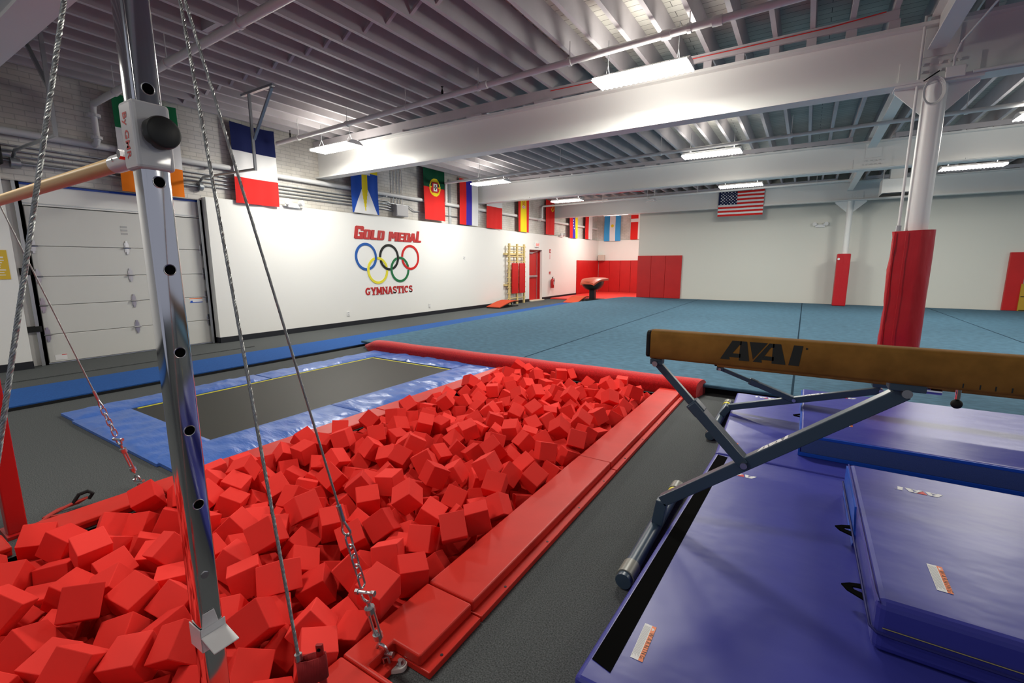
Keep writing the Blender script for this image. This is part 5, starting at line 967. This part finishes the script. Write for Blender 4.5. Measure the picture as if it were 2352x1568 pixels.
def guy(label, T, A, sdv, r, s_f, links, s_t0, s_t1):
    t = thing('guy_cable', label, 'cable', A, 'steel guy cables of the bars')
    rope(t, T, lerp(T, A, s_f), r); d = Vector(A)-Vector(T); L = d.length; d.normalize(); sd = Vector(sdv)
    m = MB(); m.cyl(lerp(T, A, s_f-.012), lerp(T, A, s_f+.014), .0085, 10); m.build('ferrule', ZINC, t, smooth=True)
    c = Vector(lerp(T, A, s_f+.028)); s2 = (sd-d*sd.dot(d)).normalized()
    m = MB(); m.tube([tuple(c+d*(-.035)+s2*.002)]+[tuple(c+d*(.008+.020*sin(a))+s2*(.017*cos(a))) for a in [PI*(q/10) for q in range(11)]]+[tuple(c+d*(-.035)-s2*.002)], .0045, 7); m.build('thimble', ZINC, t, smooth=True)
    s0 = s_f+.028+.030/L; s1 = s_t0-.02
    n = links; step = (s1-s0)/n
    for i in range(n):
        m = MB(); link(m, lerp(T, A, s0+step*(i+.5)), d, s2 if i % 2 else d.cross(s2), step*L*1.32, .026, .0038); m.build('chain_link', ZINC, t, smooth=True)
    shackle(t, lerp(T, A, s_t0), d, s2, 1.25)
    a_, b_ = Vector(lerp(T, A, s_t0+.012)), Vector(lerp(T, A, s_t1))
    m = MB(); m.cyl(a_, a_+(b_-a_)*.30, .0075, 8).cyl(b_-(b_-a_)*.26, b_, .0075, 8)
    for sg in (-1, 1): m.cyl(a_+(b_-a_)*.16+s2*.0135*sg, b_-(b_-a_)*.12+s2*.0135*sg, .0062, 8)
    m.cyl(a_+(b_-a_)*.12, a_+(b_-a_)*.24, .019, 10).cyl(b_-(b_-a_)*.20, b_-(b_-a_)*.08, .018, 10)
    m.build('turnbuckle', ZINC, t, smooth=True)
    shackle(t, lerp(T, A, s_t1+.018), d*-1, s2, 1.3)
    return t
def anchor(t, p, ang):
    m = MB(); P = []
    for q in range(24):
        a = 2*PI*q/24; x, y = (.030 if cos(a) > 0 else -.030)+.027*cos(a), .027*sin(a); P.append((p[0]+x*cos(ang)-y*sin(ang), p[1]+x*sin(ang)+y*cos(ang)))
    m.prism(P, lambda a, b, w: (a, b, w), .001, .022); m.build('anchor_plate', mat('white_enamel', (.72, .72, .68, 1), .3), t, bevel=.004)
    q = (p[0]+.032*cos(ang), p[1]+.032*sin(ang)); m = MB(); m.cyl((q[0], q[1], .022), (q[0], q[1], .026), .019, 18).cyl((q[0], q[1], .026), (q[0], q[1], .036), .010, 6); m.build('anchor_bolt', ZINC, t)
    m = MB(); m.tube([(p[0]-.026*cos(ang), p[1]-.026*sin(ang), .015), (p[0]-.03*cos(ang), p[1]-.03*sin(ang), .05), (p[0]-.012*cos(ang), p[1]-.012*sin(ang), .055), (p[0]-.005*cos(ang), p[1]-.005*sin(ang), .015)], .006, 7); m.build('anchor_eye', ZINC, t, smooth=True)
TOP = (-1.446, .645, 2.354)
A2 = (-1.222, 1.030, .05)
g2 = guy('steel guy cable with chain and turnbuckle at the notched red pad', TOP, A2, (1, .2, .4), .0042, .735, 5, .885, .972)
anchor(g2, (-1.188, 1.036), math.radians(40))
TL = (-3.655, UY+.02, 2.40); AL = (-3.668, 1.128, .045)
g3 = guy('thin steel guy cable with red tinted chain at the far left anchor beside the trampoline', TL, AL, (1, .2, .4), .004, .72, 5, .86, .962)
anchor(g3, (-3.655, 1.125), math.radians(10))
# cable to the webbing strap
t = thing('guy_cable', 'thick steel guy cable ending in red webbing loop at the bottom edge', 'cable', (-.962, .552, .5), 'steel guy cables of the bars')
CB = (-.962, .552, .565)
rope(t, (-1.412, .640, 2.354), CB, .0042)
d = (Vector(CB)-Vector((-1.412, .64, 2.354))).normalized()
m = MB(); m.cyl(Vector(CB)-d*.004, Vector(CB)+d*.012, .009, 12); m.build('ferrule', ZINC, t, smooth=True)
sx = Vector((cos(YAW), sin(YAW), 0)); c = Vector(CB)+d*.012; dn = Vector((.05, 0, -1)).normalized()
m = MB(); N_ = 28; loop = []
for q in range(N_):
    a = 2*PI*q/N_; loop.append(sx*(.030+.030*cos(a)*1.15)+Vector((-sin(YAW), cos(YAW), 0))*(.011*sin(a))+Vector((0, 0, .020*(.5+.5*cos(a)))))
for q in range(N_): m.v += [tuple(c+loop[q]), tuple(c+loop[q]+dn*.062)]
for q in range(N_): j = (q+1) % N_; m.f.append([2*q, 2*j, 2*j+1, 2*q+1]); m.m.append(0)
o = m.build('webbing_loop', mat('red_webbing', (.36, .010, .012, 1), .8, bump=.8, bscale=350, stretch=(1, 1, .02), bdist=.003), t, smooth=True, fix=False); md = o.modifiers.new('th', 'SOLIDIFY'); md.thickness = .003
m = MB(); p_ = c+sx*.052+Vector((0, 0, .045)); m.bar(p_, p_+dn*.22, .017, .008, up=(-sin(YAW), cos(YAW), 0)); m.cyl(p_+Vector((.004, -.006, -.012)), p_+Vector((-.004, .006, -.012)), .0045, 8, mi=1); m.build('lever_handle', [REDPNT, HOLE], t, bevel=.002)
for s_, o_ in ((.010, -.012), (.022, .012)):
    m = MB(); m.cyl(c+sx*s_+dn*.045, c+sx*(s_+o_)+dn*.40, .0045, 8); m.build('tension_rod', ZINC, t, smooth=True)
# nearest cable on the left
t = thing('guy_cable', 'thickest looking steel guy cable crossing the left edge in front of the rail', 'cable', (-1.0, -.14, 0), 'steel guy cables of the bars')
LT, LB = Vector((-1.196, .392, 2.132)), Vector((-1.094, .117, 1.018)); LB2 = LT+(LB-LT)*1.88
rope(t, tuple(LT), tuple(LB2), .0042)
anchor(t, (LB2.x, LB2.y), 0)
# red strap coil on the floor at left
m = MB(); m.tube([(-3.62, .60, .02), (-3.70, .70, .03), (-3.72, .80, .045), (-3.70, .86, .06), (-3.74, .83, .03), (-3.76, .74, .02), (-3.70, .66, .02), (-3.66, .72, .02), (-3.60, .84, .02), (-3.585, .80, .02), (-3.63, .66, .02), (-3.66, .58, .02)], .009, 7)
o = tag(m.build('strap_coil', mat('red_rope', (.42, .03, .02, 1), .7), None, smooth=True, origin=(-3.68, .72, 0)), 'loose red strap lying on the carpet behind the red post', 'strap')
MB().tube([(-3.72, .80, .045), (-3.715, .83, .09), (-3.70, .87, .10), (-3.69, .89, .08), (-3.70, .87, .05)], .011, 7).build('black_loop', BLACK, o, smooth=True)

# ------------------------------------------------------------------ balance beams
def logo(m, fn, k, mi0=0, mi1=0, w0=0, w1=.001):
    """the maker's mark: A, wedge, A, I - drawn on a 4.3 x 1 grid"""
    A1 = [(0, 0), (.30, 0), (.40, .16), (.86, .16), (.90, 0), (1.38, 0), (1.16, .30), (1.05, 1.0), (.62, 1.0)]
    def P(pl, mi): m.prism([(x*k, y*k) for x, y in pl], fn, w0, w1, mi)
    P([(0, 0), (.46, 0), (.42, .14), (.95, .14), (.95, .34), (.56, .34), (.86, .80), (.95, .80), (.95, 1.0), (.52, 1.0)], mi0)
    P([(.88, 0), (1.36, 0), (1.20, 1.0), (.90, 1.0)], mi0)
    P([(1.32, 1.0), (2.12, 1.0), (1.52, .12)], mi1)
    P([(1.52, 0), (1.94, 0), (1.90, .14), (2.44, .14), (2.44, .34), (2.02, .34), (2.28, .80), (2.42, .80), (2.42, 1.0), (2.20, 1.0)], mi0)
    P([(2.36, 0), (2.96, 0), (2.70, 1.0), (2.36, 1.0)], mi0)
    P([(3.08, 0), (3.52, 0), (3.62, 1.0), (3.24, 1.0)], mi0)
    P([(3.74, .84), (3.82, .84), (3.82, .92), (3.74, .92)], mi0)
def beam(label, Yc, zt, h, xl, st, jt, pt, pb, sb, footy, footz, ks, mark):
    t = thing('balance_beam', label, 'balance beam', (xl+2.5, Yc, 0)); Lb = 5.0
    sec = [(-.05, .012), (-.05, h-.02), (-.042, h-.006), (-.03, h), (.03, h), (.042, h-.006), (.05, h-.02), (.05, .012), (.04, 0), (-.04, 0)]
    MB().prism(sec, lambda a, b, w: (w, Yc+a, zt-h+b), xl, xl+Lb).build('beam_body', TAN, t, smooth=True)
    sc = [(a*.98, .004+b*.96) for a, b in sec]
    for xx, e in ((xl, -1), (xl+Lb, 1)): MB().prism(sc, lambda a, b, w: (w, Yc+a, zt-h+b), xx, xx+e*.024).build('end_cap', BLACK, t, bevel=.008)
    if mark:
        m = MB(); logo(m, lambda a, b, w: (-.315+a+b*.0, Yc-.0503-w, zt-h+.035+b), .0925, w1=.0008); m.build('maker_mark', DARKINK, t)
        m = MB()
        for x in (.555, .603, .646, .690): m.box(x-.002, x+.002, Yc-.0506, Yc-.05, zt-h+.012, zt-h+.030)
        m.build('scale_marks', DARKINK, t)
        m = MB(); m.cyl((.425, Yc-.015, zt-h-.022), (.505, Yc-.015, zt-h-.022), .012, 12); m.bar((.38, Yc-.015, zt-h-.008), (.47, Yc-.015, zt-h-.012), .02, .006); m.build('latch', CHROME, t, bevel=.003)
        m = MB(); m.cyl((.556, Yc, zt-h), (.556, Yc, zt-h-.045), .009, 10); m.ball((.556, Yc, zt-h-.065), .019, 14, mi=1); m.build('lock_knob', [CHROME, BLACK], t, smooth=True)
    cx_ = xl+Lb/2
    for side in (0, 1):
        X = (lambda x: x) if side == 0 else (lambda x: 2*cx_-x)
        V = lambda p, dy=0: (X(p[0]), Yc+dy, p[1])
        if side == 0:
            m = MB(); m.bar(V(pt), V(pb), .055*ks, .06*ks); m.build('leg_post', SLATE, t, bevel=.004)
            if mark or True:
                d = Vector((pb[0]-pt[0], 0, pb[1]-pt[1])); L = d.length; d.normalize(); up = Vector((-d.z, 0, d.x)); up = up if up.z > 0 else -up
                org = Vector(V(jt))+Vector((0, -.014*ks, 0)); org = Vector((jt[0], Yc, jt[1]))-d*.055*ks
                # pushed onto the post's upper face
                foot = Vector(V(pb)); s_ = (org-foot).dot(-d); base = foot-d*s_+up*(.0304*ks)
                m = MB(); logo(m, lambda a, b, w: tuple(base-d*(a+.03)+Vector((0, 1, 0))*(b-.022*ks)+up*w), .044*ks, w1=.0006); m.build('maker_mark', WINK, t)
        else:
            m = MB(); m.bar(V(pt), V(pb), .055*ks, .06*ks); m.build('leg_post', SLATE, t, bevel=.004)
        m = MB(); a, b = V(st), V(jt); mid = lerp(a, b, .46); m.bar(a, mid, .032*ks, .036*ks); m.build('brace_rod', SLATE, t, bevel=.004)
        m = MB(); m.bar(lerp(a, b, .42), lerp(a, b, 1.0), .078*ks, .05*ks); m.bar(lerp(a, b, .41), lerp(a, b, .52), .058*ks, .062*ks); m.build('brace_sleeve', SLATE, t, bevel=.004)
        m = MB(); m.bar(V(pb), V(sb), .055*ks, .06*ks, up=(1, 0, 0)); m.build('leg_stub', SLATE, t, bevel=.004)
        f0_, f1_ = footy; m = MB(); m.cyl((X(sb[0]-.015), f0_, footz), (X(sb[0]-.015), f1_, footz), .037, 20); ft = m.build('foot_tube', SLATE, t, smooth=True)
        for ya, yb in ((f0_+.03, f0_+.13), (f1_-.10, f1_-.005)): MB().cyl((X(sb[0]-.015), ya, footz), (X(sb[0]-.015), yb, footz), .043, 20).build('rubber_sleeve', GREYR, ft, smooth=True)
        MB().cyl((X(sb[0]-.015), f1_-.16, footz), (X(sb[0]-.015), f1_-.11, footz), .040, 20).build('yellow_band', mat('yellow_band', (.70, .60, .01, 1), .4), ft, smooth=True)
        m = MB()
        for p, r in ((st, .014), (jt, .016), (pt, .018)): m.cyl(V(p, -.050*ks), V(p, .050*ks), r*ks, 14)
        m.build('pivot_bolts', ZINC, t, smooth=True)
        m = MB(); m.bar((X(st[0])-.03, Yc, zt-h-.02), (X(st[0])+.03, Yc, zt-h-.02), .06, .03).bar((X(pt[0])-.06, Yc, zt-h-.015), (X(pt[0])+.06, Yc, zt-h-.015), .08, .03); m.build('hinge_bracket', SLATE, t, bevel=.003)
    return t
beam('high tan suede balance beam on slate blue legs, in front at right', 2.45, 1.160, .147, -.655, (-.628, .985), (-.175, .525), (.395, .975), (-.560, .215), (-.580, .075), (1.91, 3.02), .045, 1.0, True)
beam('low balance beam hidden behind the high beam, only its thinner legs showing', 4.67, .685, .14, -.63, (-.605, .525), (.01, .317), (.60, .487), (-.505, .162), (-.560, .075), (4.10, 5.24), .045, .92, False)

# ------------------------------------------------------------------ landing mats
def slab(t, x0, x1, y0, y1, z0, z1, nm='mat_body', m_=None, bev=.02, skew=None):
    m = MB(); s0, s1 = skew or (0, 0)
    m.hexa([(x0+s0, y0, z0), (x1, y0, z0), (x1, y1, z0), (x0+s1, y1, z0), (x0+s0, y0, z1), (x1, y0, z1), (x1, y1, z1), (x0+s1, y1, z1)])
    return m.build(nm, m_ or MATB, t, bevel=bev, seg=3)
def warning(t, x0, x1, y0, y1, z):
    """orange and white caution sticker, orange stripe on the +X side, read from the far end"""
    o = MB().box(x0, x1, y0, y1, z, z+.0008)
    w = x1-x0; xs2 = x0+w*.64
    o.box(xs2, x1, y0, y1, z+.0008, z+.0012, 1)
    n = 7
    for i in range(n): xx = x0+w*(.06+.54*i/n); o.box(xx, xx+w*.028, y0+(y1-y0)*.06+(i*.37 % .1)*(y1-y0), y1-(y1-y0)*.06, z+.0008, z+.0011, 2)
    cx2 = (xs2+x1)/2; yt = y1-(y1-y0)*.05
    o.prism([(cx2-w*.10, yt-.018), (cx2-w*.10, yt), (cx2+w*.12, yt-.009)], lambda a, b, c: (a, b, c), z+.0012, z+.0015, 0)
    text_into(o, 'WARNING', .022*w/.044, (cx2, y0+(y1-y0)*.43, z+.0015), (0, -1, 0), (1, 0, 0), mi=3, spacing=1.45)
    return o.build('warning_sticker', [WINK, ORNG, GREYINK, DARKINK], t, fix=False)
def handle(t, x, y, z, k=1):
    m = MB(); P = [(x+.005, y+.040*k, z+.012), (x-.040*k, y+.042*k, z), (x-.068*k, y+.030*k, z-.006), (x-.050*k, y-.004*k, z-.006), (x+.005, y-.060*k, z+.004)]
    Q = [(x+.005, y+.016*k, z+.008), (x-.026*k, y+.022*k, z+.001), (x-.034*k, y+.018*k, z-.002), (x-.024*k, y+.004*k, z-.002), (x+.005, y-.014*k, z+.004)]
    for q in range(4):
        f_ = [P[q], P[q+1], Q[q+1], Q[q]]; m.hexa([(v[0], v[1], v[2]-.003) for v in f_]+[(v[0], v[1], v[2]+.003) for v in f_])
    return m.build('handle_strap', VELC, t)
t = thing('landing_mat', 'flat violet blue landing mat at right with black velcro along its left edge', 'mat', (.8, 2.4, 0))
slab(t, -.50, 2.6, 1.26, 3.545, .001, .12, skew=(-.05, .045))
m = MB(); m.hexa([(-.522, 1.36, .119), (-.448, 1.34, .119), (-.362, 3.50, .119), (-.428, 3.52, .119), (-.522, 1.36, .1225), (-.448, 1.34, .1225), (-.362, 3.50, .1225), (-.428, 3.52, .1225)]); m.build('velcro_strip', VELC, t)
warning(t, -.411, -.367, 1.44, 1.625, .1205)
m = MB(); logo(m, lambda a, b, w: (-.155-a, 3.262-b*.85, .1205+w), .052, 0, 1); m.build('maker_mark', [WINK, RINK], t)
t = thing('landing_mat', 'flat violet blue landing mat behind the first one, reaching back to the blue floor edge', 'mat', (.8, 4.5, 0))
slab(t, -.49, 2.6, 3.555, 5.44, .001, .12, skew=(.035, -.03))
m = MB(); logo(m, lambda a, b, w: (-.148-a, 5.38-b*.85, .1205+w), .052, 0, 1); m.build('maker_mark', [WINK, RINK], t)
warning(t, -.372, -.328, 3.655, 3.835, .1205)
t = thing('crash_mat', 'thick blue crash mat lying under the high beam, farther one with slate mesh side', 'mat', (1.3, 4.5, .12))
slab(t, .075, 2.7, 3.825, 5.27, .125, .285, bev=.012)
m = MB(); m.box(.085, 2.69, 3.818, 3.826, .152, .262); m.build('mesh_side_panel', MATM, t)
m = MB(); m.box(.07, 2.7, 3.816, 3.828, .121, .150).box(.07, 2.7, 3.816, 3.828, .262, .283); m.build('bright_border', MATS, t, bevel=.003)
m = MB(); m.box(.066, .077, 3.82, 5.25, .125, .275); m.build('end_panel', MATS, t)
handle(t, .068, 4.585, .20, .8)
m = MB(); logo(m, lambda a, b, w: (.495-a, 5.13-b*.85, .2855+w), .052, 0, 1); m.build('maker_mark', [WINK, RINK], t)
warning(t, .36, .404, 4.19, 4.37, .2855)
t = thing('crash_mat', 'thick violet blue crash mat nearest the bottom right corner with warning sticker on top', 'mat', (1.2, 2.6, .12))
slab(t, .315, 2.3, 1.93, 3.285, .122, .322, bev=.028)
m = MB(); m.tube([(.30, 3.27, .205), (.308, 1.95, .205), (.325, 1.922, .205), (.36, 1.918, .205), (2.29, 1.918, .205)], .005, 8); m.build('piping', mat('dark_blue_piping', (.018, .02, .13, 1), .6, spec=.2), t, smooth=True)
m = MB(); m.tube([(.318, 3.27, .318), (.316, 2.0, .318), (.322, 1.935, .316)], .004, 6); m.build('top_piping', MATB, t, smooth=True)
m = MB(); m.prism([(2.66, .125), (3.28, .125), (3.28, .305), (2.72, .305), (2.60, .18)], lambda a, b, w: (w, a, b), .308, .318); m.build('end_panel', MATS, t)
m = MB(); m.tube([(.34, 1.926, .225), (2.28, 1.926, .225)], .0022, 6); m.build('zipper', mat('brass_zip', (.45, .38, .16, 1), .35, metal=.8), t)
handle(t, .306, 2.68, .19); handle(t, .306, 2.17, .19)
warning(t, .508, .554, 2.112, 2.292, .3225)
m = MB(); logo(m, lambda a, b, w: (.700-a, 3.062-b*.85, .3225+w), .052, 0, 1); m.build('maker_mark', [WINK, RINK], t)
m = MB(); logo(m, lambda a, b, w: (1.02-a, 2.70-b*.85, .3225+w), .052, 0, 1)

# ------------------------------------------------------------------ world and look
w = bpy.data.worlds.new('hall_daylight'); SC.world = w; w.use_nodes = True
w.node_tree.nodes['Background'].inputs['Color'].default_value = (.80, .84, 1.0, 1)
w.node_tree.nodes['Background'].inputs['Strength'].default_value = WORLD_S
SC.view_settings.view_transform = 'Standard'; SC.view_settings.look = 'None'; SC.view_settings.exposure = EXPO; SC.view_settings.gamma = 1.0
SC.cycles.use_denoising = True; SC.cycles.max_bounces = 8; SC.cycles.diffuse_bounces = 4; SC.cycles.glossy_bounces = 4
SC.cycles.sample_clamp_indirect = 6.0; SC.cycles.caustics_reflective = False; SC.cycles.caustics_refractive = False
